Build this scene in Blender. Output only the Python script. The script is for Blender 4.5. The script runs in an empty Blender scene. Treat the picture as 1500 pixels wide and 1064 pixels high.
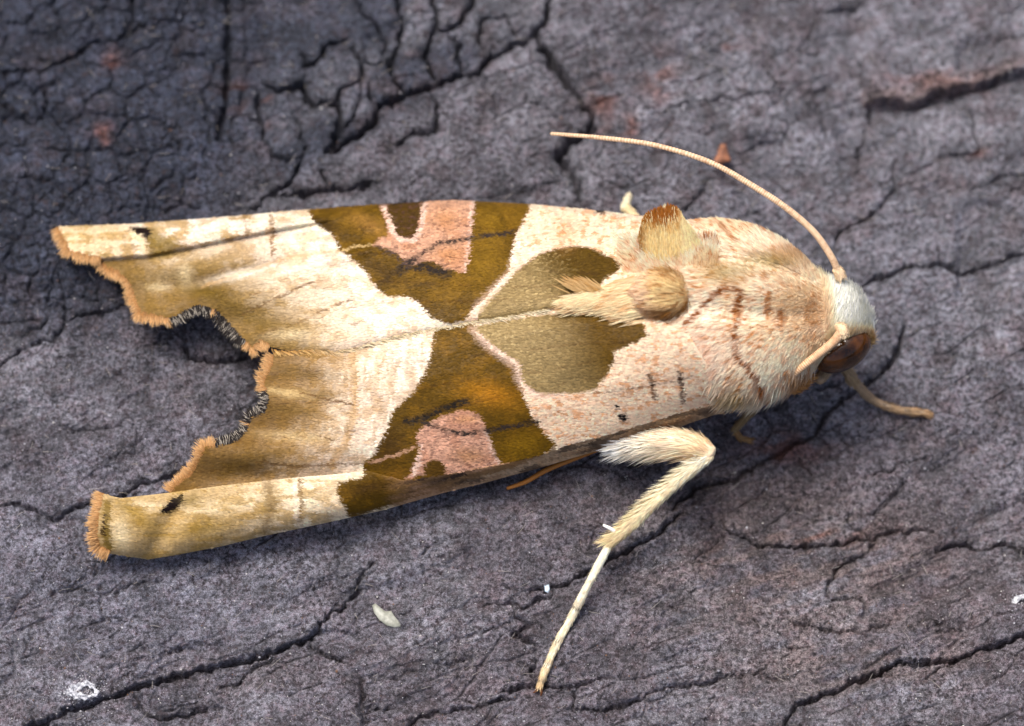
import bpy, math
import numpy as np
from mathutils import Vector

# ---------------------------------------------------------------- scale, camera, light
# All modelling is done in "px" units (one unit = one pixel of the 1500x1064 photograph at
# the moth) and multiplied by S, so that the finished moth has its real size (about 27 mm).
S = 2.25e-5
TH = math.radians(18.0)            # camera leans back from straight-down
D = 6667.0                         # camera distance in px units (15 cm)
TARGET = np.array([0.0, 0.0, 100.0])
RGT = np.array([1.0, 0.0, 0.0])
UPV = np.array([0.0, math.cos(TH), math.sin(TH)])
FWD = np.array([0.0, math.sin(TH), -math.cos(TH)])
CAM = TARGET - FWD * D
rng = np.random.default_rng(7)

scene = bpy.context.scene
COL = scene.collection
cam_d = bpy.data.cameras.new('camera')
cam = bpy.data.objects.new('camera', cam_d)
COL.objects.link(cam)
cam.location = Vector(CAM * S)
cam.rotation_euler = (TH, 0, 0)
cam_d.sensor_width = 36
cam_d.lens = 36 * D / 1500.0
cam_d.clip_start = 0.005
cam_d.clip_end = 5
cam_d.dof.use_dof = True
cam_d.dof.focus_distance = (D - 28) * S
cam_d.dof.aperture_fstop = 44
scene.camera = cam

world = bpy.data.worlds.new('World')
scene.world = world
world.use_nodes = True
wn = world.node_tree
wn.nodes.clear()
sky = wn.nodes.new('ShaderNodeTexSky')
sky.sky_type = 'NISHITA'
sky.sun_disc = False
SUN_EL, SUN_AZ = math.radians(68), math.radians(-38)      # azimuth measured from +Y towards +X
sky.sun_elevation = SUN_EL
sky.sun_rotation = SUN_AZ
sky.air_density = 0.8
sky.dust_density = 6.0
sky.ozone_density = 0.3
bg = wn.nodes.new('ShaderNodeBackground')
bg.inputs['Strength'].default_value = 0.105
wo = wn.nodes.new('ShaderNodeOutputWorld')
wn.links.new(sky.outputs[0], bg.inputs['Color'])
wn.links.new(bg.outputs[0], wo.inputs['Surface'])

sun_d = bpy.data.lights.new('sun', 'SUN')
sun_d.energy = 1.8
sun_d.angle = math.radians(26)
sun_d.color = (1.0, 0.965, 0.925)
sun = bpy.data.objects.new('sun', sun_d)
COL.objects.link(sun)
sd = Vector((math.sin(SUN_AZ) * math.cos(SUN_EL), math.cos(SUN_AZ) * math.cos(SUN_EL), math.sin(SUN_EL)))
sun.rotation_euler = sd.to_track_quat('Z', 'Y').to_euler()

scene.view_settings.view_transform = 'Standard'
scene.view_settings.look = 'None'
scene.view_settings.exposure = 0.8
scene.view_settings.gamma = 1.0
scene.view_settings.use_curve_mapping = False
scene.render.resolution_x, scene.render.resolution_y = 1024, 726
scene.render.engine = 'CYCLES'

# ---------------------------------------------------------------- helpers
def P(px, py, h):
    """photo pixel + height above the bark datum -> point in px units"""
    px, py, h = np.broadcast_arrays(np.asarray(px, float), np.asarray(py, float), np.asarray(h, float))
    d = FWD + ((px - 750) / D)[..., None] * RGT + ((532 - py) / D)[..., None] * UPV
    t = (h - CAM[2]) / d[..., 2]
    return CAM + t[..., None] * d

def to_px(p):
    v = p - CAM
    z = v @ FWD
    return 750 + (v @ RGT) / z * D, 532 - (v @ UPV) / z * D

def lin(c):
    c = np.asarray(c, float) / 255.0
    return np.where(c <= 0.04045, c / 12.92, ((c + 0.055) / 1.055) ** 2.4)

def sst(x, a=0.0, b=1.0):
    t = np.clip((x - a) / (b - a), 0, 1)
    return t * t * (3 - 2 * t)

def hsh(i, j, seed):
    n = (i.astype(np.int64) * 374761393 + j.astype(np.int64) * 668265263 + seed * 1442695041) & 0xFFFFFFFF
    n = ((n ^ (n >> 13)) * 1274126177) & 0xFFFFFFFF
    n = ((n ^ (n >> 16)) * 2246822519) & 0xFFFFFFFF
    return ((n ^ (n >> 15)) & 0xFFFFFF) / float(0xFFFFFF)

def vnoise(x, y, seed=0):
    x = np.asarray(x, float); y = np.asarray(y, float)
    xi, yi = np.floor(x), np.floor(y)
    u, v = x - xi, y - yi
    u = u * u * u * (u * (6 * u - 15) + 10); v = v * v * v * (v * (6 * v - 15) + 10)
    a, b = hsh(xi, yi, seed), hsh(xi + 1, yi, seed)
    c, d = hsh(xi, yi + 1, seed), hsh(xi + 1, yi + 1, seed)
    return (a + (b - a) * u) * (1 - v) + (c + (d - c) * u) * v     # 0..1

def fbm(x, y, seed=0, octs=4, gain=0.5):
    s = 0; a = 1; n = 0
    for k in range(octs):
        s = s + a * vnoise(x * 2 ** k + 17.3 * k, y * 2 ** k - 9.1 * k, seed + k); n += a; a *= gain
    return s / n                                                      # 0..1

def seg_dist(x, y, pts, closed=False):
    """distance to a polyline"""
    pts = np.asarray(pts, float)
    best = np.full(np.shape(x), 1e9)
    n = len(pts)
    for k in range(n if closed else n - 1):
        a, b = pts[k], pts[(k + 1) % n]
        e = b - a; L = max(e @ e, 1e-9)
        t = np.clip(((x - a[0]) * e[0] + (y - a[1]) * e[1]) / L, 0, 1)
        best = np.minimum(best, np.hypot(x - a[0] - t * e[0], y - a[1] - t * e[1]))
    return best

def inside(x, y, pts):
    r = np.zeros(np.shape(x), bool)
    n = len(pts)
    for k in range(n):
        (x0, y0), (x1, y1) = pts[k], pts[(k + 1) % n]
        if y0 == y1: continue
        c = ((y0 > y) != (y1 > y)) & (x < (x1 - x0) * (y - y0) / (y1 - y0) + x0)
        r ^= c
    return r

def pmask(x, y, pts, soft=1.5):
    d = seg_dist(x, y, pts, True)
    sdv = np.where(inside(x, y, pts), -d, d)
    return np.clip(0.5 - sdv / (2 * soft), 0, 1)

def curve(pts, n):
    """resample a polyline as a smooth (Catmull-Rom) curve with n points"""
    p = np.asarray(pts, float)
    if len(p) == 2:
        return p[0] + (p[1] - p[0]) * np.linspace(0, 1, n)[:, None]
    q = np.vstack([2 * p[0] - p[1], p, 2 * p[-1] - p[-2]])
    u = np.linspace(0, len(p) - 1 - 1e-9, n)
    i = u.astype(int); t = (u - i)[:, None]
    a, b, c, d = q[i], q[i + 1], q[i + 2], q[i + 3]
    return 0.5 * (2 * b + (c - a) * t + (2 * a - 5 * b + 4 * c - d) * t ** 2 + (3 * b - a - 3 * c + d) * t ** 3)

def mesh_arrays(name, verts, polys, col=None, smooth=True, flip=False):
    """verts (n,3) in px units, polys = list of (m,k) index arrays"""
    me = bpy.data.meshes.new(name)
    v = np.ascontiguousarray(np.asarray(verts, float) * S, dtype=np.float32)
    me.vertices.add(len(v)); me.vertices.foreach_set('co', v.ravel())
    polys = [np.asarray(p)[:, ::-1] if flip else np.asarray(p) for p in polys if len(p)]
    loops = np.concatenate([p.ravel() for p in polys]).astype(np.int32)
    sizes = np.concatenate([np.full(len(p), p.shape[1]) for p in polys])
    starts = np.concatenate([[0], np.cumsum(sizes)[:-1]]).astype(np.int32)
    me.loops.add(len(loops)); me.loops.foreach_set('vertex_index', loops)
    me.polygons.add(len(starts)); me.polygons.foreach_set('loop_start', starts)
    me.update(calc_edges=True)
    me.validate()
    me.polygons.foreach_set('use_smooth', np.full(len(me.polygons), smooth))
    if col is not None:
        at = me.color_attributes.new('Col', 'FLOAT_COLOR', 'POINT')
        c4 = np.ones((len(v), 4), np.float32); c4[:, :3] = col
        at.data.foreach_set('color', c4.ravel())
    return me

def link(name, me, mat, parent=None, kind=None):
    o = bpy.data.objects.new(name, me)
    COL.objects.link(o)
    if me is not None and mat is not None: me.materials.append(mat)
    if parent is not None:
        o.parent = parent
        o.matrix_parent_inverse = parent.matrix_world.inverted()
    if kind: o['kind'] = kind
    return o

def tag(o, label, cat, group=None):
    o['label'] = label; o['category'] = cat
    if group: o['group'] = group
    return o

def norm(v):
    return v / np.maximum(np.linalg.norm(v, axis=-1, keepdims=True), 1e-9)

def hairs(root, dirv, length, rad, c0, c1, bend=None, rings=3):
    """tapered three-sided hairs; returns verts, polys, colours"""
    root = np.asarray(root, float); n = len(root)
    d = norm(np.asarray(dirv, float))
    length = np.broadcast_to(length, n)[:, None]; rad = np.broadcast_to(rad, n)[:, None]
    bend = np.zeros((n, 3)) if bend is None else np.broadcast_to(bend, (n, 3))
    c0 = np.broadcast_to(c0, (n, 3)); c1 = np.broadcast_to(c1, (n, 3))
    ref = np.where(np.abs(d[:, 2:3]) > 0.9, [[1.0, 0, 0]], [[0, 0, 1.0]])
    a = norm(np.cross(d, ref)); b = np.cross(d, a)
    vs, cs = [], []
    for k in range(rings):
        t = k / rings
        r = rad * (1.0 - 0.55 * t)
        c = root + d * length * t + bend * length * t * t
        for j in range(3):
            w = 2 * math.pi * j / 3
            vs.append(c + (a * math.cos(w) + b * math.sin(w)) * r)
            cs.append(c0 + (c1 - c0) * t)
    vs.append(root + d * length + bend * length); cs.append(c1)
    V = np.stack(vs, 1); C = np.stack(cs, 1)
    m = 3 * rings + 1
    base = (np.arange(n) * m)[:, None]
    quads, tris = [], []
    for k in range(rings - 1):
        for j in range(3):
            j2 = (j + 1) % 3
            quads.append(base + np.array([[3 * k + j, 3 * k + j2, 3 * k + 3 + j2, 3 * k + 3 + j]]))
    k = rings - 1
    for j in range(3):
        tris.append(base + np.array([[3 * k + j, 3 * k + (j + 1) % 3, m - 1]]))
    return V.reshape(-1, 3), [np.concatenate(quads), np.concatenate(tris)], C.reshape(-1, 3)

def strands(root, dirv, nrm, length, rad, c0, c1, bend=None, rings=3):
    """flattened hair-scales: slightly roofed ribbons lying with the surface"""
    root = np.asarray(root, float); n = len(root)
    d = norm(np.asarray(dirv, float))
    length = np.broadcast_to(length, n)[:, None]; rad = np.broadcast_to(rad, n)[:, None]
    bend = np.zeros((n, 3)) if bend is None else np.broadcast_to(bend, (n, 3))
    c0 = np.broadcast_to(c0, (n, 3)); c1 = np.broadcast_to(c1, (n, 3))
    nrm = norm(nrm + rng.normal(0, .22, (n, 3)))
    a = norm(np.cross(d, nrm)); b = np.cross(a, d)
    vs, cs = [], []
    for k in range(rings):
        t = k / rings
        r = rad * (0.75 + 0.5 * t - 0.7 * t * t)
        c = root + d * length * t + bend * length * t * t
        for off in (-a * r, b * r * .35, a * r):
            vs.append(c + off); cs.append(c0 + (c1 - c0) * t)
    vs.append(root + d * length + bend * length); cs.append(c1)
    V = np.stack(vs, 1); C = np.stack(cs, 1)
    m = 3 * rings + 1
    base = (np.arange(n) * m)[:, None]
    quads, tris = [], []
    for k in range(rings - 1):
        for j in range(2):
            quads.append(base + np.array([[3 * k + j, 3 * k + j + 1, 3 * k + 4 + j, 3 * k + 3 + j]]))
    k = rings - 1
    for j in range(2):
        tris.append(base + np.array([[3 * k + j, 3 * k + j + 1, m - 1]]))
    return V.reshape(-1, 3), [np.concatenate(quads), np.concatenate(tris)], C.reshape(-1, 3)

def merge(parts):
    vs, cs, polys, off = [], [], [], 0
    for v, p, c in parts:
        vs.append(v); cs.append(np.broadcast_to(c, (len(v), 3)))
        polys += [np.asarray(q) + off for q in p]
        off += len(v)
    return np.vstack(vs), polys, np.vstack(cs)

def tube(path, radii, n=80, sides=14, squash=1.0, ring=None):
    """closed tube with rounded ends through world points (px units)"""
    c = curve(path, n)
    u = np.linspace(0, 1, n)
    r = np.interp(u, np.linspace(0, 1, len(radii)), radii)
    if ring is not None: r = r * ring(u)
    e = np.minimum(np.arange(n), np.arange(n)[::-1])
    r = r * np.sqrt(np.clip(1 - (1 - np.clip((e + 0.15) / 3.0, 0, 1)) ** 2, 0, 1))
    t = norm(np.gradient(c, axis=0))
    ref = np.array([0, 0, 1.0])
    a = norm(np.cross(t, ref)); b = np.cross(a, t)
    w = np.linspace(0, 2 * math.pi, sides, endpoint=False)
    V = c[:, None] + r[:, None, None] * (np.cos(w)[None, :, None] * a[:, None] + squash * np.sin(w)[None, :, None] * b[:, None])
    i = np.arange(n - 1)[:, None] * sides; j = np.arange(sides)[None]
    q = np.stack([i + j, i + (j + 1) % sides, i + sides + (j + 1) % sides, i + sides + j], -1).reshape(-1, 4)
    caps = [np.arange(sides)[::-1][None], (np.arange(sides) + (n - 1) * sides)[None]]
    return V.reshape(-1, 3), [q] + caps, c, r, (t, a, b)

# ---------------------------------------------------------------- materials
def new_mat(name):
    m = bpy.data.materials.new(name); m.use_nodes = True
    nt = m.node_tree
    return m, nt, nt.nodes['Principled BSDF'], nt.nodes['Material Output']

def px_coords(nt):
    tc = nt.nodes.new('ShaderNodeNewGeometry')
    mp = nt.nodes.new('ShaderNodeVectorMath'); mp.operation = 'SCALE'
    mp.inputs['Scale'].default_value = 1 / S
    nt.links.new(tc.outputs['Position'], mp.inputs[0])
    return mp.outputs[0]

def noise_node(nt, vec, scale, detail=4, rough=0.55, stretch=None, rot=0):
    if stretch:
        mp = nt.nodes.new('ShaderNodeMapping')
        mp.inputs['Rotation'].default_value = (0, 0, rot)
        mp.inputs['Scale'].default_value = stretch
        nt.links.new(vec, mp.inputs['Vector']); vec = mp.outputs[0]
    n = nt.nodes.new('ShaderNodeTexNoise')
    n.inputs['Scale'].default_value = scale
    n.inputs['Detail'].default_value = detail
    n.inputs['Roughness'].default_value = rough
    nt.links.new(vec, n.inputs['Vector'])
    return n.outputs['Fac']

def ramp(nt, fac, a, b, lo=0.0, hi=1.0):
    r = nt.nodes.new('ShaderNodeMapRange')
    r.interpolation_type = 'SMOOTHSTEP'
    r.inputs['From Min'].default_value = a; r.inputs['From Max'].default_value = b
    r.inputs['To Min'].default_value = lo; r.inputs['To Max'].default_value = hi
    nt.links.new(fac, r.inputs['Value'])
    return r.outputs['Result']

def mix(nt, fac, a, b, mode='MIX'):
    m = nt.nodes.new('ShaderNodeMix'); m.data_type = 'RGBA'; m.blend_type = mode
    for s_, v in ((m.inputs[0], fac), (m.inputs[6], a), (m.inputs[7], b)):
        if hasattr(v, 'is_output'): nt.links.new(v, s_)
        elif isinstance(v, (int, float)): s_.default_value = v
        else: s_.default_value = (*v, 1)
    return m.outputs[2]

def math_node(nt, op, a, b):
    m = nt.nodes.new('ShaderNodeMath'); m.operation = op
    for s_, v in zip(m.inputs, (a, b)):
        if hasattr(v, 'is_output'): nt.links.new(v, s_)
        else: s_.default_value = v
    return m.outputs[0]

def attr(nt):
    a = nt.nodes.new('ShaderNodeVertexColor'); a.layer_name = 'Col'
    return a.outputs['Color']

def fibre_mat(name, rough=0.55, transl=0.25, var=0.25, scale=0.25, spec=0.35, sheen=0.0):
    """hair, scales and skin: colour attribute, fine variation, a little light passing through"""
    m, nt, bs, out = new_mat(name)
    v = px_coords(nt)
    n = noise_node(nt, v, scale, 3)
    c = mix(nt, 1.0, attr(nt), mix(nt, n, (1 - var,) * 3, (1 + var,) * 3), 'MULTIPLY')
    nt.links.new(c, bs.inputs['Base Color'])
    bs.inputs['Roughness'].default_value = rough
    bs.inputs['Specular IOR Level'].default_value = spec
    if sheen:
        bs.inputs['Sheen Weight'].default_value = sheen
    if transl:
        tr = nt.nodes.new('ShaderNodeBsdfTranslucent'); nt.links.new(c, tr.inputs['Color'])
        ms = nt.nodes.new('ShaderNodeMixShader'); ms.inputs[0].default_value = transl
        nt.links.new(bs.outputs[0], ms.inputs[1]); nt.links.new(tr.outputs[0], ms.inputs[2])
        nt.links.new(ms.outputs[0], out.inputs['Surface'])
    return m

M_FUR = fibre_mat('moth_fur', 0.6, 0.34, 0.15, 0.3, 0.25)
M_WING = fibre_mat('wing_membrane', 0.5, 0.08, 0.18, 0.35, 0.15)
M_SCALE = fibre_mat('wing_scales', 0.5, 0.12, 0.14, 0.5, 0.16)
M_SKIN = fibre_mat('moth_skin', 0.5, 0.0, 0.2, 0.2)

def eye_mat():
    m, nt, bs, out = new_mat('compound_eye')
    v = px_coords(nt)
    vo = nt.nodes.new('ShaderNodeTexVoronoi'); vo.inputs['Scale'].default_value = 0.55
    nt.links.new(v, vo.inputs['Vector'])
    n = noise_node(nt, v, 0.05, 3)
    c = mix(nt, ramp(nt, n, 0.35, 0.7), lin((40, 21, 6)), lin((88, 50, 15)))
    nt.links.new(c, bs.inputs['Base Color'])
    bs.inputs['Roughness'].default_value = 0.1
    bp = nt.nodes.new('ShaderNodeBump'); bp.inputs['Strength'].default_value = 0.15
    bp.inputs['Distance'].default_value = 0.6 * S
    nt.links.new(vo.outputs['Distance'], bp.inputs['Height']); nt.links.new(bp.outputs[0], bs.inputs['Normal'])
    return m
M_EYE = eye_mat()

def bark_mat():
    m, nt, bs, out = new_mat('weathered_bark')
    v = px_coords(nt)
    base = attr(nt)
    big = noise_node(nt, v, 0.018, 5, 0.6)
    mid = noise_node(nt, v, 0.07, 5, 0.65)
    grain = noise_node(nt, v, 0.13, 5, 0.78)
    grain2 = noise_node(nt, v, 0.21, 4, 0.75)
    fib = noise_node(nt, v, 1.0, 4, 0.7, (0.03, 0.28, 0.2), math.radians(-22))
    fine = noise_node(nt, v, 0.62, 2, 0.6)
    purple = mix(nt, ramp(nt, mid, 0.44, 0.64), base, mix(nt, 1.0, base, (0.84, 0.73, 0.74), 'MULTIPLY'))
    c = mix(nt, 1.0, purple, mix(nt, ramp(nt, big, 0.34, 0.66), (0.62,) * 3, (1.34,) * 3), 'MULTIPLY')
    gv = ramp(nt, noise_node(nt, v, 0.009, 3, 0.5), 0.36, 0.62, 0.72, 1.0)
    c = mix(nt, gv, c, mix(nt, 1.0, c, mix(nt, ramp(nt, grain, 0.36, 0.64), (0.17, 0.155, 0.16), (1.95, 1.97, 2.02)), 'MULTIPLY'))
    c = mix(nt, 1.0, c, mix(nt, ramp(nt, fine, 0.38, 0.62), (0.56,) * 3, (1.46,) * 3), 'MULTIPLY')
    c = mix(nt, 1.0, c, mix(nt, ramp(nt, fib, 0.35, 0.65), (0.82,) * 3, (1.16,) * 3), 'MULTIPLY')
    # pale lichen dust in loose patches, dark flecks
    dust = math_node(nt, 'MULTIPLY', ramp(nt, grain2, 0.51, 0.60), ramp(nt, mid, 0.38, 0.60))
    c = mix(nt, math_node(nt, 'MULTIPLY', dust, 0.7), c, mix(nt, 1.0, base, (2.5, 2.52, 2.62), 'MULTIPLY'))
    fleck = math_node(nt, 'MULTIPLY', ramp(nt, noise_node(nt, v, 0.075, 5, 0.75), 0.54, 0.66), 0.75)
    c = mix(nt, fleck, c, lin((62, 50, 53)))
    nt.links.new(c, bs.inputs['Base Color'])
    bs.inputs['Roughness'].default_value = 0.8
    bs.inputs['Specular IOR Level'].default_value = 0.35
    h = math_node(nt, 'ADD', math_node(nt, 'MULTIPLY', grain, 4.2), math_node(nt, 'MULTIPLY', grain2, 1.6))
    h = math_node(nt, 'ADD', h, math_node(nt, 'MULTIPLY', fib, 1.0))
    bp = nt.nodes.new('ShaderNodeBump'); bp.inputs['Strength'].default_value = 0.9
    bp.inputs['Distance'].default_value = 2.2 * S
    nt.links.new(h, bp.inputs['Height']); nt.links.new(bp.outputs[0], bs.inputs['Normal'])
    return m
M_BARK = bark_mat()

# ---------------------------------------------------------------- bark
def B(x, y):
    """the broad shape of the bark (px units)"""
    z = -62 * sst(x, 120, 560) * sst(y, -520, -150)
    z = z - 34 * np.exp(-(((x - 330) / 190) ** 2 + ((y + 150) / 95) ** 2))
    z = z - 20 * sst(y, 150, 560)
    return z

def Pb(px, py, above=0.0):
    px = np.asarray(px, float); py = np.asarray(py, float)
    h = np.zeros(np.broadcast(px, py).shape)
    for _ in range(6):
        p = P(px, py, h); h = B(p[..., 0], p[..., 1])
    return P(px, py, h + above)

# traced cracks: (half width, depth, points in photo pixels)
CR = []
def ck(w, d, *pts): CR.append((w, d, pts))
# crackled plates, top
ck(4, 20, (384,122),(408,130),(440,124),(448,140),(460,150),(496,152),(496,192),(476,220))
ck(3, 16, (440,76),(446,96),(472,84),(476,66),(508,56))
ck(3, 18, (516,72),(532,92),(528,116),(500,132),(494,152))
ck(3, 16, (532,88),(556,88),(570,84),(584,60),(588,32),(584,0),(582,-30))
ck(3.5, 18, (588,60),(572,92),(576,116),(596,142))
ck(3.5, 18, (634,-20),(636,8),(638,44),(624,76),(626,104),(642,120))
ck(4, 20, (694,-20),(692,0),(676,32),(656,46),(638,46))
ck(4.5, 24, (476,222),(488,216),(524,196),(548,172),(556,156),(596,142),(640,122),(672,110),(704,104),(716,86),(760,62),(780,52),(800,24),(806,-20))
ck(3, 14, (672,112),(672,72),(660,52))
ck(2.5, 14, (540,124),(544,152),(552,162))
ck(6.5, 30, (784,44),(804,80),(824,112),(852,144),(868,164),(864,184),(832,200),(820,224),(836,248),(848,290))
ck(3, 14, (628,136),(644,168),(636,192),(604,196),(572,212))
ck(3.5, 17, (400,280),(436,280),(476,276),(512,276),(556,262))
ck(3, 14, (468,244),(480,276))
ck(3, 14, (444,224),(432,256),(400,278),(360,304))
ck(2.5, 12, (376,124),(380,180),(400,224),(418,234),(444,224))
ck(2, 10, (432,172),(448,208),(444,224))
ck(2, 10, (868,148),(884,142),(910,138))
ck(2, 10, (716,86),(700,60),(706,30),(740,20),(760,62))
ck(2, 9, (556,88),(566,60),(548,30),(530,20),(512,-20))
ck(2, 9, (496,192),(520,170),(528,140),(528,116))
# top left
ck(2.5, 12, (-20,108),(0,107),(43,100),(63,103),(110,78),(143,60),(167,63),(192,33),(193,0),(196,-30))
ck(5, 18, (335,-30),(333,0),(332,60),(332,110),(328,150),(322,190),(316,205))
ck(2.2, 11, (60,103),(67,157),(47,180),(20,160),(-20,140))
ck(2, 9, (300,84),(332,86))
ck(2, 9, (67,160),(92,190),(120,182))
ck(2, 9, (190,33),(214,44),(236,30),(270,24),(275,-20))
# top right
ck(2.4, 14, (1268,152),(1300,153),(1332,158),(1372,141),(1432,133),(1468,117),(1530,104))
ck(3.5, 18, (1262,100),(1264,116),(1276,156),(1262,208),(1256,244))
ck(3, 15, (1308,226),(1312,276),(1280,316),(1228,340),(1222,372))
ck(3, 11, (1176,132),(1184,150),(1204,172),(1212,208))
ck(2.5, 10, (1180,140),(1206,130),(1228,116))
ck(3, 13, (1076,224),(1100,210),(1124,206),(1144,206))
ck(4.5, 20, (1256,422),(1272,414),(1340,388),(1388,388),(1412,396),(1468,380),(1530,356))
ck(2.5, 11, (956,166),(980,158),(1004,148),(1050,146),(1100,140),(1150,136))
ck(4, 15, (1000,306),(1012,296),(1030,276),(1044,260))
ck(2.5, 11, (1414,144),(1424,180),(1436,224),(1380,230),(1330,254))
ck(3.5, 16, (1196,14),(1212,18),(1244,12),(1276,-6))
ck(3, 12, (1424,278),(1450,268),(1476,256),(1520,250))
ck(2.5, 11, (1450,66),(1480,60),(1530,40))
# right middle
ck(5.5, 26, (1327,477),(1313,517),(1287,547),(1247,577),(1207,607),(1193,630),(1127,667),(1080,697),(1020,710),(985,745))
ck(2.5, 12, (1273,697),(1300,690),(1320,677),(1357,670))
ck(2.5, 11, (1283,747),(1310,725),(1327,707))
ck(3.5, 15, (1173,667),(1193,697))
ck(2.5, 10, (1200,567),(1240,557))
# bottom right
ck(4, 18, (1058,760),(1065,772),(1099,792),(1113,799),(1178,799),(1219,797),(1253,791),(1284,784),(1321,777),(1370,776))
ck(3.5, 15, (1246,748),(1248,772),(1274,782))
ck(3.5, 16, (1284,785),(1263,813),(1222,833),(1210,864),(1219,878),(1260,878),(1270,892),(1262,902))
ck(4, 18, (1370,806),(1400,796),(1424,794),(1438,803),(1479,792),(1500,804),(1540,800))
ck(2.5, 10, (1246,750),(1270,756),(1301,741),(1325,710))
ck(2.5, 13, (1140,900),(1161,909),(1212,922),(1260,927),(1291,921),(1318,905))
ck(2.5, 14, (980,1012),(1000,1004),(1060,992),(1113,986),(1127,970))
ck(5, 26, (1136,1090),(1164,1035),(1192,1025),(1246,1001),(1294,984),(1315,968),(1359,972),(1410,963),(1465,943),(1540,915))
ck(2.5, 12, (1356,995),(1370,984),(1400,968))
ck(1.8, 8, (1340,912),(1362,909),(1385,912),(1407,924),(1430,926))
ck(1.8, 8, (1113,986),(1130,992),(1152,992))
# bottom middle
ck(3.8, 20, (1000,751),(972,772),(938,796),(900,815),(862,837),(845,844),(815,857),(774,868))
ck(3.2, 16, (712,885),(730,881),(746,881),(767,888),(804,874),(812,860))
ck(3, 16, (750,885),(757,902),(774,912),(753,926),(784,939),(784,953),(780,984),(784,1000))
ck(2, 9, (674,932),(705,924),(750,909))
ck(3.2, 18, (588,1080),(603,1056),(620,1045),(671,1038),(715,1027),(756,1016))
ck(3, 16, (729,1015),(753,1003),(784,1001),(808,1003),(849,1001),(880,992),(914,992))
ck(3.2, 18, (839,1008),(845,1015),(839,1032),(842,1038),(886,1035),(917,1030),(958,1013),(1000,1001))
ck(1.8, 9, (647,980),(691,958))
ck(1.6, 8, (541,994),(580,990),(613,979))
ck(3, 14, (522,985),(527,1004),(531,1042),(536,1090))
ck(3, 14, (528,1046),(550,1036),(575,1037))
ck(3.4, 18, (500,881),(524,864),(529,837),(548,821))
ck(1.5, 7, (918,955),(935,943))
# bottom left
ck(4.5, 24, (20,1085),(47,1063),(83,1047),(140,1023),(197,1007),(240,993),(287,980),(330,967),(367,968),(377,963),(443,940),(470,923),(467,913),(490,897),(502,881))
ck(3.4, 16, (323,1003),(347,997),(370,980),(400,963))
ck(2.8, 14, (452,940),(457,947),(480,960),(515,974))
ck(3.2, 15, (190,1012),(197,1027),(213,1043),(233,1053),(283,1037),(320,1033))
ck(1.8, 8, (72,873),(97,865),(118,858))
ck(2, 10, (153,870),(187,853),(233,847),(250,830))
ck(1.8, 8, (205,935),(210,943),(220,957),(253,953),(285,947))
ck(2, 8, (14,1000),(40,1012),(60,1010))
# left
ck(3.4, 17, (-20,742),(20,738),(60,753),(80,758),(103,747),(143,737),(177,727),(203,707),(233,702),(267,683))
ck(2, 10, (87,622),(127,627),(170,625),(180,620))
ck(1.8, 9, (190,612),(203,643),(197,663),(163,670))
ck(3, 15, (-20,550),(0,535),(30,510),(60,500),(79,499),(95,472),(95,440),(108,428))
ck(2.6, 13, (87,381),(82,400),(72,429),(68,467),(30,496))
ck(3.6, 18, (103,467),(148,459),(191,443),(191,421))
ck(6, 26, (270,505),(279,520),(300,529),(348,525),(362,520))
ck(2, 9, (-20,470),(20,474),(66,465))

def worley_edge(x, y, size, seed):
    """distance to the border between jittered cells"""
    gx, gy = x / size, y / size
    ix, iy = np.floor(gx), np.floor(gy)
    f1 = np.full(x.shape, 9.0); f2 = np.full(x.shape, 9.0)
    for a in (-1, 0, 1):
        for b in (-1, 0, 1):
            jx, jy = ix + a, iy + b
            dx = jx + 0.12 + 0.76 * hsh(jx, jy, seed) - gx
            dy = jy + 0.12 + 0.76 * hsh(jx, jy, seed + 5) - gy
            d = np.hypot(dx, dy)
            f2 = np.minimum(f2, np.maximum(f1, d)); f1 = np.minimum(f1, d)
    return (f2 - f1) * size * 0.5

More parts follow.
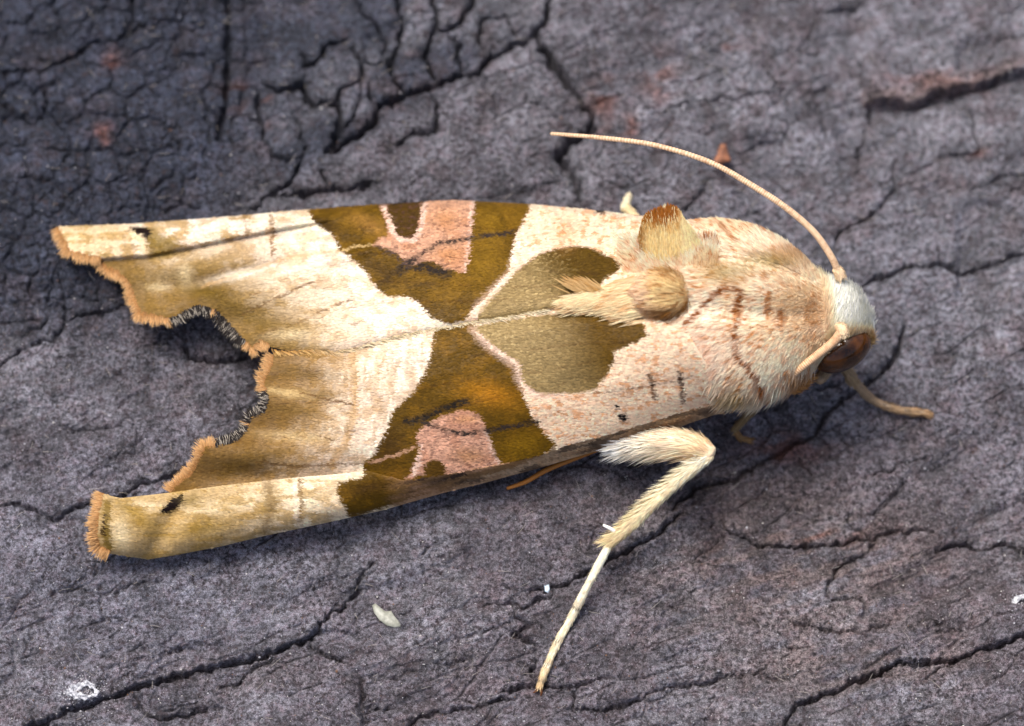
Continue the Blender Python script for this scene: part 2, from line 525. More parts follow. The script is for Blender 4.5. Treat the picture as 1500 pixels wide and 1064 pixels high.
def build_bark():
    G = 1.75
    def axis(lo, hi):
        a = np.arange(lo, hi, G)
        o = np.cumsum(np.geomspace(3, 160, 26))
        return np.concatenate([lo - o[::-1], a, a[-1] + o])
    xs, ys = axis(-840, 840), axis(-640, 690)
    X, Y = np.meshgrid(xs, ys)
    z = B(X, Y)
    pxs, pys = to_px(np.stack([X, Y, z], -1))            # photo position of each bark point, for placing the traced cracks
    # ragged crack course
    wx = pxs + 6 * (fbm(X / 19, Y / 19, 3, 3) - 0.5) * 2 + 5.0 * (fbm(X / 5.5, Y / 5.5, 8, 2) - 0.5)
    wy = pys + 6 * (fbm(X / 19, Y / 19, 4, 3) - 0.5) * 2 + 5.0 * (fbm(X / 5.5, Y / 5.5, 9, 2) - 0.5)
    # broad relief: fibrous swells along the grain, lumps, pits
    ca, sa = math.cos(math.radians(20)), math.sin(math.radians(20))
    U, V = X * ca + Y * sa, -X * sa + Y * ca
    tl = sst(pxs + 0.55 * pys, 640, 400) * sst(pys, 560, 400)                   # crackled blue-black area, top left
    tc = sst(pxs, 360, 420) * sst(pxs, 800, 700) * sst(pys, 300, 230)
    rt = sst(pxs, 820, 1050)
    z = z + 16 * (fbm(U / 240, V / 110, 21, 3) - 0.5) + 13 * (fbm(U / 70, V / 34, 22, 4) - 0.5) * (1 - 0.4 * tl)
    z = z + 3.2 * (fbm(U / 26, V / 10, 23, 4) - 0.5) * (0.6 + 0.9 * vnoise(X / 130, Y / 130, 24))
    z = z + 5.5 * (fbm(X / 11, Y / 11, 25, 4, .6) - 0.5) + 2.6 * (vnoise(X / 3.6, Y / 3.6, 26) - 0.5)
    fr = np.exp(-(((pxs - 1180) / 260) ** 2 + ((pys - 830) / 110) ** 2)) + .8 * np.exp(-(((pxs - 1250) / 200) ** 2 + ((pys - 985) / 50) ** 2)) + .6 * np.exp(-(((pxs - 330) / 220) ** 2 + ((pys - 985) / 40) ** 2))
    z = z + 11 * np.clip(fr, 0, 1) * (fbm(U / 46, V / 8, 27, 4) - 0.5)
    # stepped flakes: terraces in the relief
    tnoise = fbm(U / 150 + 3, V / 60, 31, 4)
    for lv in (0.36, 0.45, 0.53, 0.61):
        z = z - 4.0 * sst(tnoise, lv, lv + 0.012) * sst(vnoise(X / 90, Y / 90, 32), 0.35, 0.6)
    crack = np.full(X.shape, 60.0)
    depth = np.zeros(X.shape)
    plate = np.full(X.shape, 1e3)
    for w, d, pts in CR:
        p = np.asarray(pts, float)
        lo, hi = p.min(0) - 45, p.max(0) + 45
        sel = (wx > lo[0]) & (wx < hi[0]) & (wy > lo[1]) & (wy < hi[1])
        if not sel.any(): continue
        dd = seg_dist(wx[sel], wy[sel], p)
        topz = sst(pys[sel], 330, 280) * sst(pxs[sel], 920, 840)
        ww = (0.84 + .4 * topz) * w * (0.12 + 1.05 * fbm(X[sel] / 20, Y[sel] / 20, 41, 3))
        ends = np.minimum(np.hypot(wx[sel] - p[0, 0], wy[sel] - p[0, 1]), np.hypot(wx[sel] - p[-1, 0], wy[sel] - p[-1, 1]))
        ww = ww * (0.35 + 0.65 * sst(ends, 0, 30))
        g = (1 - sst(dd, ww * 0.5, ww * 1.2 + 0.7)) * (0.6 + 0.4 * sst(ww / w, .3, .7)) + 0.10 * (1 - sst(dd, ww, ww * 2.2 + 4))
        depth[sel] = np.maximum(depth[sel], g * d * (1.1 + .5 * topz))
        plate[sel] = np.minimum(plate[sel], dd - ww)
    # finer crackle, top left, and a thin net elsewhere
    w1 = worley_edge(wx + 8 * (fbm(X / 30, Y / 30, 51, 2) - .5), wy, 44, 52)
    w2 = worley_edge(wx, wy + 5 * (fbm(X / 18, Y / 18, 53, 2) - .5), 19, 54)
    keep1 = sst(vnoise(X / 45, Y / 45, 55), 0.30, 0.5)
    keep2 = sst(vnoise(X / 38, Y / 38, 56), 0.38, 0.6)
    g1 = (1 - sst(w1, 0.6, 2.6)) * tl * keep1 * (1 - tc)
    g2 = (1 - sst(w2, 0.3, 1.7)) * tl * keep2 * (1 - tc)
    depth = np.maximum(depth, g1 * 9); depth = np.maximum(depth, g2 * 6)
    w3 = worley_edge(U * 0.55 + 9 * fbm(X / 25, Y / 25, 57, 2), V * 1.3 + 9 * fbm(X / 25, Y / 25, 58, 2), 62, 59)
    keep3 = sst(vnoise(X / 60, Y / 60, 60), 0.55, 0.72) * (1 - tl)
    depth = np.maximum(depth, (1 - sst(w3, 0.2, 1.8)) * keep3 * 7)
    dome = np.clip(plate, 0, 40)
    z = z + 6.5 * (1 - np.exp(-dome / 9)) * np.maximum(tc, 0.35) - 3
    z = z + 3.5 * tl * (1 - np.exp(-np.clip(w1, 0, 20) / 5)) * (1 - tc)
    z = z + 9 * np.exp(-np.clip(plate, 0, 60) / 9) * (fbm(X / 6, Y / 6, 61, 3) - .5) * (1 - tl)
    z = z - depth
    # raised flake with an overhanging lip, upper right, and the long step at the lower right
    def step(line, amount, fade):
        line = np.asarray(line, float)
        yl = np.interp(wx, line[:, 0], line[:, 1])
        on = sst(wx, line[0, 0] - 8, line[0, 0] + 8) * (1 - sst(wx, line[-1, 0] + 20, line[-1, 0] + 60))
        up = yl - wy
        return amount * on * sst(up, -3, 3) * np.exp(-np.clip(up, 0, None) / fade)
    z = z + step([(1268,152),(1300,153),(1332,158),(1372,141),(1432,133),(1468,117),(1600,100)], 40, 80)
    rim = np.interp(wx, [1268,1300,1332,1372,1432,1468,1600], [152,153,158,141,133,117,100]) - wy
    z = z + step([(1164,1035),(1192,1025),(1246,1001),(1294,984),(1315,968),(1359,972),(1410,963),(1465,943),(1600,900)], 12, 45)
    z = z + step([(20,1075),(83,1047),(140,1023),(240,993),(330,967),(443,940),(470,923)], 9, 45)
    # ------- colour of the bark itself
    n1 = fbm(X / 120, Y / 120, 71, 4); n2 = fbm(X / 38, Y / 38, 72, 4); n3 = fbm(U / 60, V / 20, 73, 4)
    col = np.empty(X.shape + (3,))
    def paint(c, a):
        nonlocal col
        a = np.clip(a, 0, 1)[..., None]; col = col * (1 - a) + lin(c) * a
    col[:] = lin((90, 89, 95))
    paint((104, 104, 111), rt * sst(pys, 760, 420))
    paint((94, 91, 97), sst(pys, 500, 760))
    paint((48, 53, 66), 0.97 * tl)
    paint((56, 60, 71), 0.95 * tc * sst(pxs + 1.6 * pys, 900, 800))
    paint((118, 118, 124), 0.5 * sst(n1, 0.5, 0.72) * (1 - tl))
    paint((86, 76, 78), 0.5 * sst(n2, 0.54, 0.74) * (1 - 0.6 * tl))
    paint((84, 74, 72), 0.6 * np.exp(-(((pxs - 1090) / 170) ** 2 + ((pys - 730) / 70) ** 2)))
    paint((104, 92, 88), 0.75 * fr * sst(n3, .3, .6))
    paint((106, 108, 119), 0.6 * np.exp(-(((pxs - 180) / 330) ** 2 + ((pys - 840) / 200) ** 2)))
    for (cx, cy, rx, ry) in ((968,110,28,40),(1062,68,14,10),(388,150,10,34),(350,140,24,20),(165,92,16,16),(1430,222,20,12),(862,190,26,12),
                             (885,140,20,34),(1210,780,60,20),(1150,650,60,26),(150,200,14,20),(1380,128,90,16),(925,180,12,20)):
        paint((112, 76, 66), 0.75 * np.exp(-(((wx - cx) / rx) ** 2 + ((wy - cy) / ry) ** 2) * 1.2) * sst(n3 + .5 * (n2 - .5), .38, .62))
    paint((106, 90, 86), .6 * (wx > 1262) * sst(rim, -6, 2) * sst(rim, 34, 8) * (.4 + .7 * sst(n3, .35, .6)))
    nr, nc = X.shape
    I = np.arange(nr * nc).reshape(nr, nc)
    quads = np.stack([I[:-1, :-1], I[:-1, 1:], I[1:, 1:], I[1:, :-1]], -1)
    # bark plates between the deep cracks at the top: connected cells
    zone = (pxs > 372) & (pxs < 800) & (pys > -6) & (pys < 300) & (tc > 0.02)
    solid = (zone & (depth < 4.5))
    sc = solid[:-1, :-1] & solid[:-1, 1:] & solid[1:, 1:] & solid[1:, :-1]
    lab = np.zeros(sc.shape, np.int32); cells = list(zip(*np.nonzero(sc))); cur = 0; sizes = {}
    for c0 in cells:
        if lab[c0]: continue
        cur += 1; st = [c0]; lab[c0] = cur; cnt = 0
        while st:
            i, j = st.pop(); cnt += 1
            for a, b in ((i + 1, j), (i - 1, j), (i, j + 1), (i, j - 1)):
                if 0 <= a < sc.shape[0] and 0 <= b < sc.shape[1] and sc[a, b] and not lab[a, b]:
                    lab[a, b] = cur; st.append((a, b))
        sizes[cur] = cnt
    plates = [k for k, n in sizes.items() if 120 <= n <= 4500]
    rest = ~np.isin(lab, plates)
    verts = np.stack([X, Y, z], -1).reshape(-1, 3); colv = col.reshape(-1, 3)
    # keep smooth shading continuous: share the exact positions on both sides of a cut
    bark = link('bark', mesh_arrays('bark', verts, [quads[rest]], colv), M_BARK)
    bark['kind'] = 'structure'
    bark['label'] = 'weathered grey cracked bark the moth rests on'
    for k in plates:
        q = quads[lab == k]
        ids, inv = np.unique(q, return_inverse=True)
        link('bark_plate', mesh_arrays('bark_plate', verts[ids], [inv.reshape(-1, 4)], colv[ids]), M_BARK, bark)
    return xs, ys, z
XS, YS, ZB = build_bark()
def bark_z(p):
    i = np.clip(np.searchsorted(XS, p[..., 0]), 0, len(XS) - 1); j = np.clip(np.searchsorted(YS, p[..., 1]), 0, len(YS) - 1)
    return ZB[j, i]

# ---------------------------------------------------------------- the moth: root
moth = bpy.data.objects.new('moth', None)
COL.objects.link(moth)
moth.empty_display_size = 0.004
moth.location = Vector(P(700, 480, 0) * S)
bpy.context.view_layer.update()
tag(moth, 'cream and olive brown moth with folded scalloped wings resting on bark', 'moth')

# ---------------------------------------------------------------- wings
SEAM = np.array([(60,575),(200,551),(300,535),(380,522),(407,517),(460,516),(491,518),(523,512),(571,497),(640,483),(688,474),(733,468),(800,456),(850,448),(900,452),(940,458),(1060,470)], float)
COSTA_U = np.array([(60,335),(85,332),(111,331),(193,328),(287,321),(353,316),(400,311),(464,306),(547,300),(624,295),(667,293),(699,295),(781,299),(881,309),(940,316),(1000,322)], float)
COSTA_L = np.array([(120,800),(160,811),(217,820),(260,813),(327,800),(380,787),(460,770),(560,748),(651,722),(705,709),(787,687),(860,665),(912,652),(980,632),(1014,619),(1050,607),(1090,596)], float)
MARGIN_U = [(85,332),(93,352),(100,368),(121,374),(145,379),(154,393),(172,398),(189,418),(198,442),(204,458),(225,463),(249,469),(271,458),(288,449),(314,455),(333,474),(356,499),(370,513),(382,500),(394,508)]
MARGIN_L = [(398,520),(396,535),(388,552),(384,560),(392,585),(385,604),(366,612),(360,630),(345,645),(316,653),(298,655),(289,676),(277,696),(256,710),(250,722)]
FOLD_L = np.array([(148,722),(160,726),(177,730),(247,722),(330,711),(440,699),(500,694),(540,690),(591,704),(660,694),(741,679),(800,664),(830,652),(900,634),(1000,604),(1050,588)], float)
L1 = np.array([(100,385),(121,384),(220,377),(330,354),(400,340),(470,329),(540,316),(620,306)], float)
L2 = np.array([(250,436),(330,414),(400,394),(480,372),(560,352),(640,338)], float)

def zr_at(x): return np.interp(x, [60, 250, 390, 500, 640, 760, 850, 950, 1060], [58, 76, 95, 122, 152, 178, 200, 228, 240])
def zcu_at(x): return np.interp(x, [60, 110, 300, 500, 700, 900, 1000], [30, 36, 58, 74, 86, 108, 120])
def zcl_at(x): return np.interp(x, [120, 300, 500, 700, 900, 1060], [26, 40, 52, 72, 92, 108])

def z_upper(px, py):
    ys_ = np.interp(px, SEAM[:, 0], SEAM[:, 1]); yc = np.interp(px, COSTA_U[:, 0], COSTA_U[:, 1])
    t = np.clip((ys_ - py) / (ys_ - yc), -0.1, 1.05)
    z = zcu_at(px) + (zr_at(px) - zcu_at(px)) * (1 - np.clip(t, 0, 1) ** 1.7)
    z = z - 24 * np.clip((t - 0.93) / 0.07, 0, 1.2) ** 2
    z = z - 9 * np.exp(-np.clip(t, 0, 1) / 0.035)                      # dips into the seam
    # costal roll standing over a groove, then a low pleat
    y1 = np.interp(px, L1[:, 0], L1[:, 1]); d1 = y1 - py               # >0 above the line
    f1 = 1 - sst(px, 390, 520)
    wroll = np.maximum(y1 - yc, 12)
    u = np.clip(d1 / wroll, 0, 1)
    z = z + f1 * 13 * np.sqrt(np.clip(u * (1.25 - u) * 2.6, 0, 1)) * sst(d1, 0, 4) - f1 * 6 * np.exp(-np.clip(-d1, 0, None) / 16) * (d1 < 0) - f1 * 6 * (d1 >= 0) * (1 - sst(d1, 0, 4))
    y2 = np.interp(px, L2[:, 0], L2[:, 1]); d2 = y2 - py
    f2 = sst(px, 230, 300) * (1 - sst(px, 520, 640))
    z = z + f2 * 7 * np.exp(-((d2 + 9) / 10.0) ** 2) - f2 * 5 * np.exp(-((d2 - 10) / 12.0) ** 2)
    # soft buckling between the veins near the margin
    z = z + 6 * (1 - sst(px, 330, 520)) * np.sin(py / 11.0 + px / 60.0) * sst(t, 0.05, 0.2) * (1 - sst(t, 0.5, 0.75))
    z = z + 5 * (fbm(px / 70, py / 40, 91, 2) - 0.5)
    return z

def z_lower(px, py):
    ys_ = np.interp(px, SEAM[:, 0], SEAM[:, 1]); yc = np.interp(px, COSTA_L[:, 0], COSTA_L[:, 1])
    t = np.clip((py - ys_) / (yc - ys_), -0.1, 1.05)
    z = zcl_at(px) + (zr_at(px) - zcl_at(px)) * (1 - np.clip(t, 0, 1) ** 1.9)
    z = z - 9 * (1 - np.clip(t, 0, 0.12) / 0.12)
    yf = np.interp(px, FOLD_L[:, 0], FOLD_L[:, 1])
    f = 1 - sst(px, 480, 640)
    z = z - f * 15 * sst(py - yf, -46, 4)                             # membrane tucks under the roll
    z = z + 6 * (1 - sst(px, 340, 540)) * np.sin((py - 0.2 * px) / 13.0) * sst(t, 0.05, 0.2) * (1 - sst(t, 0.6, 0.8))
    z = z + 5 * (fbm(px / 70, py / 40, 92, 2) - 0.5)
    return z

def z_roll(px, py):
    yf = np.interp(px, FOLD_L[:, 0], FOLD_L[:, 1]); yc = np.interp(px, COSTA_L[:, 0], COSTA_L[:, 1])
    u = np.clip((py - yf) / np.maximum(yc - yf, 4), 0, 1)
    f = 1 - sst(px, 480, 640)
    zt = z_lower(px, yf)                                              # height at the fold
    roll = zcl_at(px) + 8 + 33 * np.sqrt(np.clip(1 - (u * 1.55 - 0.62) ** 2, 0, 1)) - 18 * (u ** 3)
    roll = roll - 11 * np.exp(-(((px - 248) + .55 * (py - 765)) / 20) ** 2) * sst(u, .1, .4) + 7 * np.exp(-((px - 165) / 30) ** 2)
    wall = zt - (zt - zcl_at(px) + 26) * u ** 1.15
    return f * roll + (1 - f) * wall + 5 * (fbm(px / 55, py / 24, 93, 3) - 0.5)

POLY_U = [tuple(p) for p in COSTA_U[1:-1]] + [(975,330),(985,380),(965,430),(950,461)] + [tuple(p) for p in SEAM[5:15][::-1]] + [(420,514)] + MARGIN_U[::-1][:-1]
POLY_M = MARGIN_L[::-1] + [(420,512)] + [(p[0], p[1] - 3) for p in SEAM[5:16]] + [(1010,492),(1042,545),(1056,590)] + [tuple(p) for p in FOLD_L[3:15][::-1]]
ROLL_TIP = [(160,811),(142,802),(139,780),(141,752),(146,734),(148,722)]
POLY_R = [tuple(p) for p in FOLD_L] + [(1062,606)] + [tuple(p) for p in COSTA_L[1:16][::-1]] + ROLL_TIP[1:-1]
POLY_M = [(x, y + (5 if y > 600 and x < 560 and (x, y) not in MARGIN_L else 1.0 if x > 560 and y > 560 else 0)) for x, y in POLY_M]

def grid_patch(poly, zf, g):
    """quad grid over an outline, rim vertices snapped to the outline; photo positions + heights"""
    p = np.asarray(poly, float)
    xs_ = np.arange(p[:, 0].min() - 2 * g, p[:, 0].max() + 2 * g, g); ys_ = np.arange(p[:, 1].min() - 2 * g, p[:, 1].max() + 2 * g, g)
    X, Y = np.meshgrid(xs_, ys_)
    ins = inside(X, Y, poly)
    q = ins[:-1, :-1] | ins[:-1, 1:] | ins[1:, 1:] | ins[1:, :-1]
    need = np.zeros(X.shape, bool)
    for a in (slice(None, -1), slice(1, None)):
        for b in (slice(None, -1), slice(1, None)):
            need[a, b] |= q
    out = need & ~ins
    ox, oy = X[out], Y[out]
    best = np.full(ox.shape, 1e9); bx, by = ox.copy(), oy.copy()
    for k in range(len(p)):
        a, b = p[k], p[(k + 1) % len(p)]
        e = b - a; L = max(e @ e, 1e-9)
        t = np.clip(((ox - a[0]) * e[0] + (oy - a[1]) * e[1]) / L, 0, 1)
        cx, cy = a[0] + t * e[0], a[1] + t * e[1]
        d = np.hypot(ox - cx, oy - cy); m = d < best
        best[m] = d[m]; bx[m] = cx[m]; by[m] = cy[m]
    X[out], Y[out] = bx, by
    idx = np.full(X.shape, -1); idx[need] = np.arange(need.sum())
    Q = np.stack([idx[:-1, :-1], idx[1:, :-1], idx[1:, 1:], idx[:-1, 1:]], -1)[q]
    px_, py_ = X[need], Y[need]
    return px_, py_, zf(px_, py_), Q

# ---- wing colours (the animal's own pattern, in photo positions)
DK = (96, 70, 10)
U_BAND = [(452,296),(461,323),(478,335),(491,345),(500,366),(515,376),(528,385),(549,411),(560,427),(576,434),(587,434),(604,436),(613,441),(627,454),(635,465),(648,471),(667,475),(683,470),(693,457),(706,444),(720,430),(733,414),(749,398),(749,382),(755,363),(760,342),(768,326),(777,308),(783,290)]
U_PINK = [(622,280),(700,280),(699,310),(694,337),(691,370),(687,398),(676,399),(656,393),(640,384),(625,382),(606,390),(596,380),(585,371),(571,363),(548,359),(560,350),(574,345),(570,325),(560,300),(566,280)]
U_TOOTH = [(571,280),(571,303),(575,320),(585,343),(598,350),(611,347),(618,322),(624,280)]
U_GREY = [(700,474),(705,452),(724,432),(748,408),(770,388),(793,373),(815,366),(833,362),(860,361),(887,371),(903,380),(914,386),(911,396),(896,404),(884,416),(871,426),(850,446),(812,452),(760,465)]
L_GREY = [(700,478),(711,492),(724,505),(745,520),(764,531),(768,555),(776,565),(790,576),(841,577),(864,574),(877,569),(890,552),(905,529),(902,516),(925,506),(951,493),(942,462),(900,458),(833,458),(760,466)]
L_BAND = [(640,478),(696,474),(709,492),(722,507),(742,523),(760,536),(765,558),(768,578),(778,598),(787,616),(803,638),(820,653),(800,668),(760,684),(741,690),(700,702),(651,722),(590,738),(514,760),(498,722),(501,706),(535,701),(535,682),(553,663),(569,635),(577,605),(607,578),(620,556),(629,540),(638,508)]
L_PINK = [(620,628),(636,618),(651,611),(672,603),(690,602),(706,608),(716,632),(726,656),(737,682),(700,692),(657,695),(655,686),(648,676),(636,673),(629,678),(624,695),(596,702),(606,690),(613,675),(618,657),(614,641)]
L_TOOTH = [(626,698),(627,682),(635,674),(648,677),(655,688),(658,698)]
WARP = 1.2
def paint_wing(px, py, which, roll=False):
    n = px.shape
    wx = px + WARP * 2 * (vnoise(px / 4.2, py / 4.2, 101) - .5) + 2.2 * (vnoise(px / 11, py / 11, 103) - .5)
    wy = py + WARP * 2 * (vnoise(px / 4.2, py / 4.2, 102) - .5) + 2.2 * (vnoise(px / 11, py / 11, 104) - .5)
    a1 = fbm(px / 45, py / 26, 111, 4); a2 = fbm(px / 16, py / 12, 112, 4); a3 = fbm(px / 60, py / 5, 113, 3)
    fine = vnoise(px / 2.2, py / 2.2, 114)
    col = np.empty(n + (3,)); col[:] = lin((245, 227, 206))
    def over(c, a):
        nonlocal col
        a = np.clip(a, 0, 1)[..., None]; col = col * (1 - a) + lin(c) * a
    def blob(cx, cy, rx, ry, rot=0):
        c, s = math.cos(math.radians(rot)), math.sin(math.radians(rot))
        dx, dy = wx - cx, wy - cy
        return np.exp(-(((dx * c + dy * s) / rx) ** 2 + ((-dx * s + dy * c) / ry) ** 2))
    def line(pts, w):
        return 1 - sst(seg_dist(wx, wy, np.asarray(pts, float)), w * 0.3, w)
    right = sst(px, 720, 800)
    over((242, 212, 180), 0.8 * right)
    over((243, 228, 200), 0.5 * sst(a1, 0.48, 0.66) * (1 - right))
    over((206, 170, 124), 0.5 * sst(a2, 0.50, 0.70) * (1 - right))
    over((176, 142, 96), 0.5 * sst(fbm(px / 7, py / 40, 115, 3), 0.52, 0.72) * (1 - right) * (which == 'l'))
    over((208, 146, 88), 0.7 * sst(vnoise(px / 6, py / 4.5, 120), 0.6, 0.85) * right)
    if which == 'u':
        dm = seg_dist(px, py, np.asarray(MARGIN_U, float))
        ol = 1 - sst(dm + 70 * (a1 - 0.5), 45, 165)
        y1 = np.interp(px, L1[:, 0], L1[:, 1]); below = sst(py - y1, -2, 3)
        over((160, 130, 74), 0.92 * ol * below * (0.8 + 0.25 * sst(a2, 0.36, 0.6)))
        over((122, 93, 40), 0.85 * below * (1 - sst(dm + 26 * (a2 - .5), 6, 85)))
        over((112, 88, 34), 0.7 * below * (blob(262, 402, 46, 12, -8) + blob(330, 440, 40, 16, 25) + blob(385, 470, 45, 13, 12) + blob(300, 425, 30, 12)))
        over((226, 205, 160), 0.6 * below * (blob(430, 490, 30, 8, -4) + blob(276, 404, 10, 16) + blob(235, 420, 16, 6)))
        over((238, 232, 216), 0.85 * blob(360, 400, 42, 7, -14))
        over((222, 196, 150), 0.8 * (1 - below) * (1 - sst(px, 150, 240)))
        over((176, 142, 78), 0.75 * (1 - below) * sst(.45 * a3 + .55 * a2, 0.46, 0.60) * (1 - sst(px, 380, 470)))
        over((134, 108, 40), 0.9 * pmask(wx, wy, [(206,338),(232,338),(262,350),(272,364),(250,378),(224,378),(219,358)], 6))
        over((30, 18, 6), pmask(wx, wy, [(191,334),(206,332),(222,335),(228,341),(221,347),(219,352),(212,345),(198,341)], 1.6))
        over((238, 214, 170), 0.8 * line([(196,341),(211,352),(218,370)], 5))
        over((120, 84, 34), 0.8 * line([(400,312),(404,340),(403,372)], 3.5) + 0.5 * line([(362,316),(365,345)], 5))
        over((110, 78, 40), 0.7 * line([(360,460),(400,440),(462,412)], 2.2) + 0.7 * line([(470,458),(515,438)], 2.2) + 0.6 * line([(520,475),(536,469)], 2))
        over((198, 158, 104), 0.45 * line([(300,420),(420,378),(500,366)], 4))
        band = pmask(wx, wy, U_BAND, 1.9)
        over(DK, band)
        over((120, 88, 20), 0.8 * band * sst(a2, 0.45, 0.68))
        over((64, 45, 8), 0.75 * band * (blob(480, 330, 36, 9, 20) + blob(560, 395, 36, 12, 35) + blob(615, 455, 30, 10)))
        over((158, 116, 52), 0.7 * band * blob(545, 330, 34, 11, 28))
        over((128, 96, 22), 0.8 * band * (blob(722, 330, 18, 26) + blob(715, 390, 26, 34)))
        pk = pmask(wx, wy, U_PINK, 1.6)
        over((206, 160, 130), pk)
        over((182, 128, 92), 0.6 * pk * sst(a2, .48, .66))
        over((192, 138, 92), 0.75 * pk * (blob(655, 320, 26, 16) + blob(662, 372, 26, 16)))
        over((232, 200, 180), 0.9 * pk * (line([(697,296),(694,337),(688,398)], 5) + line([(566,303),(578,335),(590,352),(612,352),(622,330),(626,296)], 5)))
        tt = pmask(wx, wy, U_TOOTH, 1.3)
        over((76, 54, 12), tt)
        sp = sst(fine, 0.25, 0.6)
        over((44, 36, 30), 0.95 * line([(590,396),(606,384),(618,391),(640,395),(657,401)], 12) * (0.45 + 0.6 * sp))
        over((50, 41, 36), 0.9 * line([(606,384),(626,368),(645,357),(677,352),(716,345),(758,340)], 5.5) * (0.35 + 0.75 * sp))
        over((78, 62, 60), 0.8 * line([(560,362),(580,372),(600,386)], 6) * sp)
        over((60, 44, 20), 0.7 * line([(558,416),(578,402),(590,394)], 6) * sp + 0.6 * line([(602,420),(630,414)], 4) * sp)
        over((205, 175, 120), 0.8 * line([(502,367),(525,361),(545,360)], 2.5))
        gm = pmask(wx, wy, U_GREY, 2.2)
        edge = pmask(wx, wy, [(x - 3, y - 4) for x, y in U_GREY], 8)
        over((240, 206, 184), 0.75 * edge * (1 - sst(px, 800, 860)))
        over((150, 128, 84), gm)
        over((84, 62, 10), gm * sst(px + 0.9 * (420 - py), 770, 875))
        over((190, 168, 118), 0.35 * gm * sst(fine, 0.55, 0.95) * (1 - sst(px, 800, 870)))
        over((238, 214, 190), 0.8 * line([(700,462),(722,436),(748,404)], 6) * (1 - gm * 0.6))
        over((22, 16, 18), line([(878,309),(886,311)], 5) + line([(560,300),(625,294)], 2.5) * 0.7)
        over((198, 140, 86), 0.55 * right * blob(832, 340, 16, 22))
    else:
        dm = seg_dist(px, py, np.asarray(MARGIN_L, float))
        ol = 1 - sst(dm + 90 * (a1 - 0.5), 45, 190)
        if not roll:
            over((160, 126, 72), 0.92 * ol * (0.82 + 0.25 * sst(a2, 0.36, 0.6)))
            over((118, 87, 36), 0.88 * (1 - sst(dm + 30 * (a2 - .5), 6, 100)))
            over((108, 82, 34), 0.7 * (blob(450, 545, 50, 9, 6) + blob(425, 600, 45, 10, 10) + blob(380, 668, 50, 12, -6) + blob(470, 580, 30, 10) + blob(345, 690, 40, 9, -12)))
            over((222, 196, 142), 0.5 * (blob(420, 575, 40, 6, 8) + blob(440, 640, 50, 7, 4)))
            over((186, 146, 88), 0.6 * line([(520,520),(524,600),(510,650),(490,680)], 9) + 0.4 * line([(560,520),(552,600)], 7))
            over((104, 72, 34), 0.8 * line([(445,576),(485,585),(520,593)], 2.2) + 0.7 * line([(474,640),(500,648)], 2.2) + 0.6 * line([(380,676),(440,684),(500,681),(540,678)], 2.6))
        else:
            over((233, 214, 176), 0.6)
            over((172, 142, 86), 0.8 * (1 - sst(px + 60 * (a1 - .5), 300, 450)))
            over((238, 222, 186), 0.7 * (blob(215, 742, 30, 7, 5) + blob(330, 742, 60, 10, -10)))
            over((168, 134, 66), 0.62 * sst(.45 * a3 + .55 * a2, 0.46, 0.60) * (1 - sst(px, 460, 520)))
            over((150, 120, 48), 0.7 * (blob(300, 775, 60, 16, -10) + blob(400, 735, 14, 40) + blob(215, 765, 30, 18, 25) + blob(190, 745, 22, 9, 20)) * (1 - sst(px, 470, 520)))
            over((240, 224, 184), 0.75 * blob(180, 785, 14, 26))
            over((120, 96, 34), 0.9 * line([(161,738),(158,770),(162,802)], 9))
            over((50, 32, 12), 0.85 * line([(157,755),(156,785)], 4))
            over((24, 14, 5), pmask(wx, wy, [(240,753),(243,744),(253,735),(262,727),(271,723),(272,736),(264,746),(252,752)], 1.8))
            over((122, 100, 38), 0.7 * blob(284, 733, 14, 10))
            over((116, 88, 48), 0.7 * line([(443,702),(446,735),(442,770)], 3.5) + 0.5 * line([(395,705),(402,740),(392,780)], 9))
            over((244, 228, 206), 0.6 * line([(436,702),(438,760)], 6))
        band = pmask(wx, wy, L_BAND, 1.9)
        over(DK, band)
        over((120, 86, 18), 0.75 * band * sst(a2, 0.45, 0.68))
        over((172, 116, 24), 0.9 * band * blob(722, 578, 40, 17, 12))
        over((62, 42, 10), 0.75 * band * (blob(575, 655, 26, 30, 20) + blob(545, 715, 40, 12, -12)))
        over((132, 98, 14), 0.8 * band * blob(770, 652, 34, 18, -15))
        over((140, 98, 30), 0.5 * band * blob(590, 695, 22, 12))
        pk = pmask(wx, wy, L_PINK, 1.6)
        over((208, 162, 136), pk)
        over((180, 128, 100), 0.6 * pk * sst(a2, .48, .66))
        over((196, 146, 100), 0.7 * pk * (blob(690, 668, 24, 12) + blob(690, 614, 22, 6)))
        over((236, 206, 186), 0.9 * pk * (line([(717,633),(727,657),(737,682)], 6) + line([(619,655),(616,680),(610,695)], 6)))
        over((90, 64, 18), pmask(wx, wy, L_TOOTH, 1.4))
        sp = sst(fine, 0.25, 0.6)
        over((38, 31, 24), 0.95 * line([(600,617),(622,613),(650,600),(684,589)], 9) * (0.45 + 0.6 * sp))
        over((52, 43, 38), 0.9 * line([(622,618),(648,628),(678,636),(716,632),(722,630),(755,625),(790,619)], 5.5) * (0.35 + 0.75 * sp))
        over((204, 160, 128), 0.7 * line([(545,678),(580,668),(612,655)], 3))
        gm = pmask(wx, wy, L_GREY, 2.0)
        edge = pmask(wx, wy, [(x - 6, y + 5) for x, y in L_GREY], 8)
        over((241, 210, 190), 0.8 * edge * (1 - sst(px, 810, 850)))
        over((152, 130, 86), gm)
        over((94, 68, 10), gm * sst(px - 0.55 * (py - 470), 765, 880))
        over((192, 170, 120), 0.35 * gm * sst(fine, 0.55, 0.95) * (1 - sst(px, 790, 870)))
        over((22, 16, 16), pmask(wx, wy, [(910,608),(918,606),(924,614),(920,620),(913,619)], 2) + line([(906,596),(908,599)], 4))
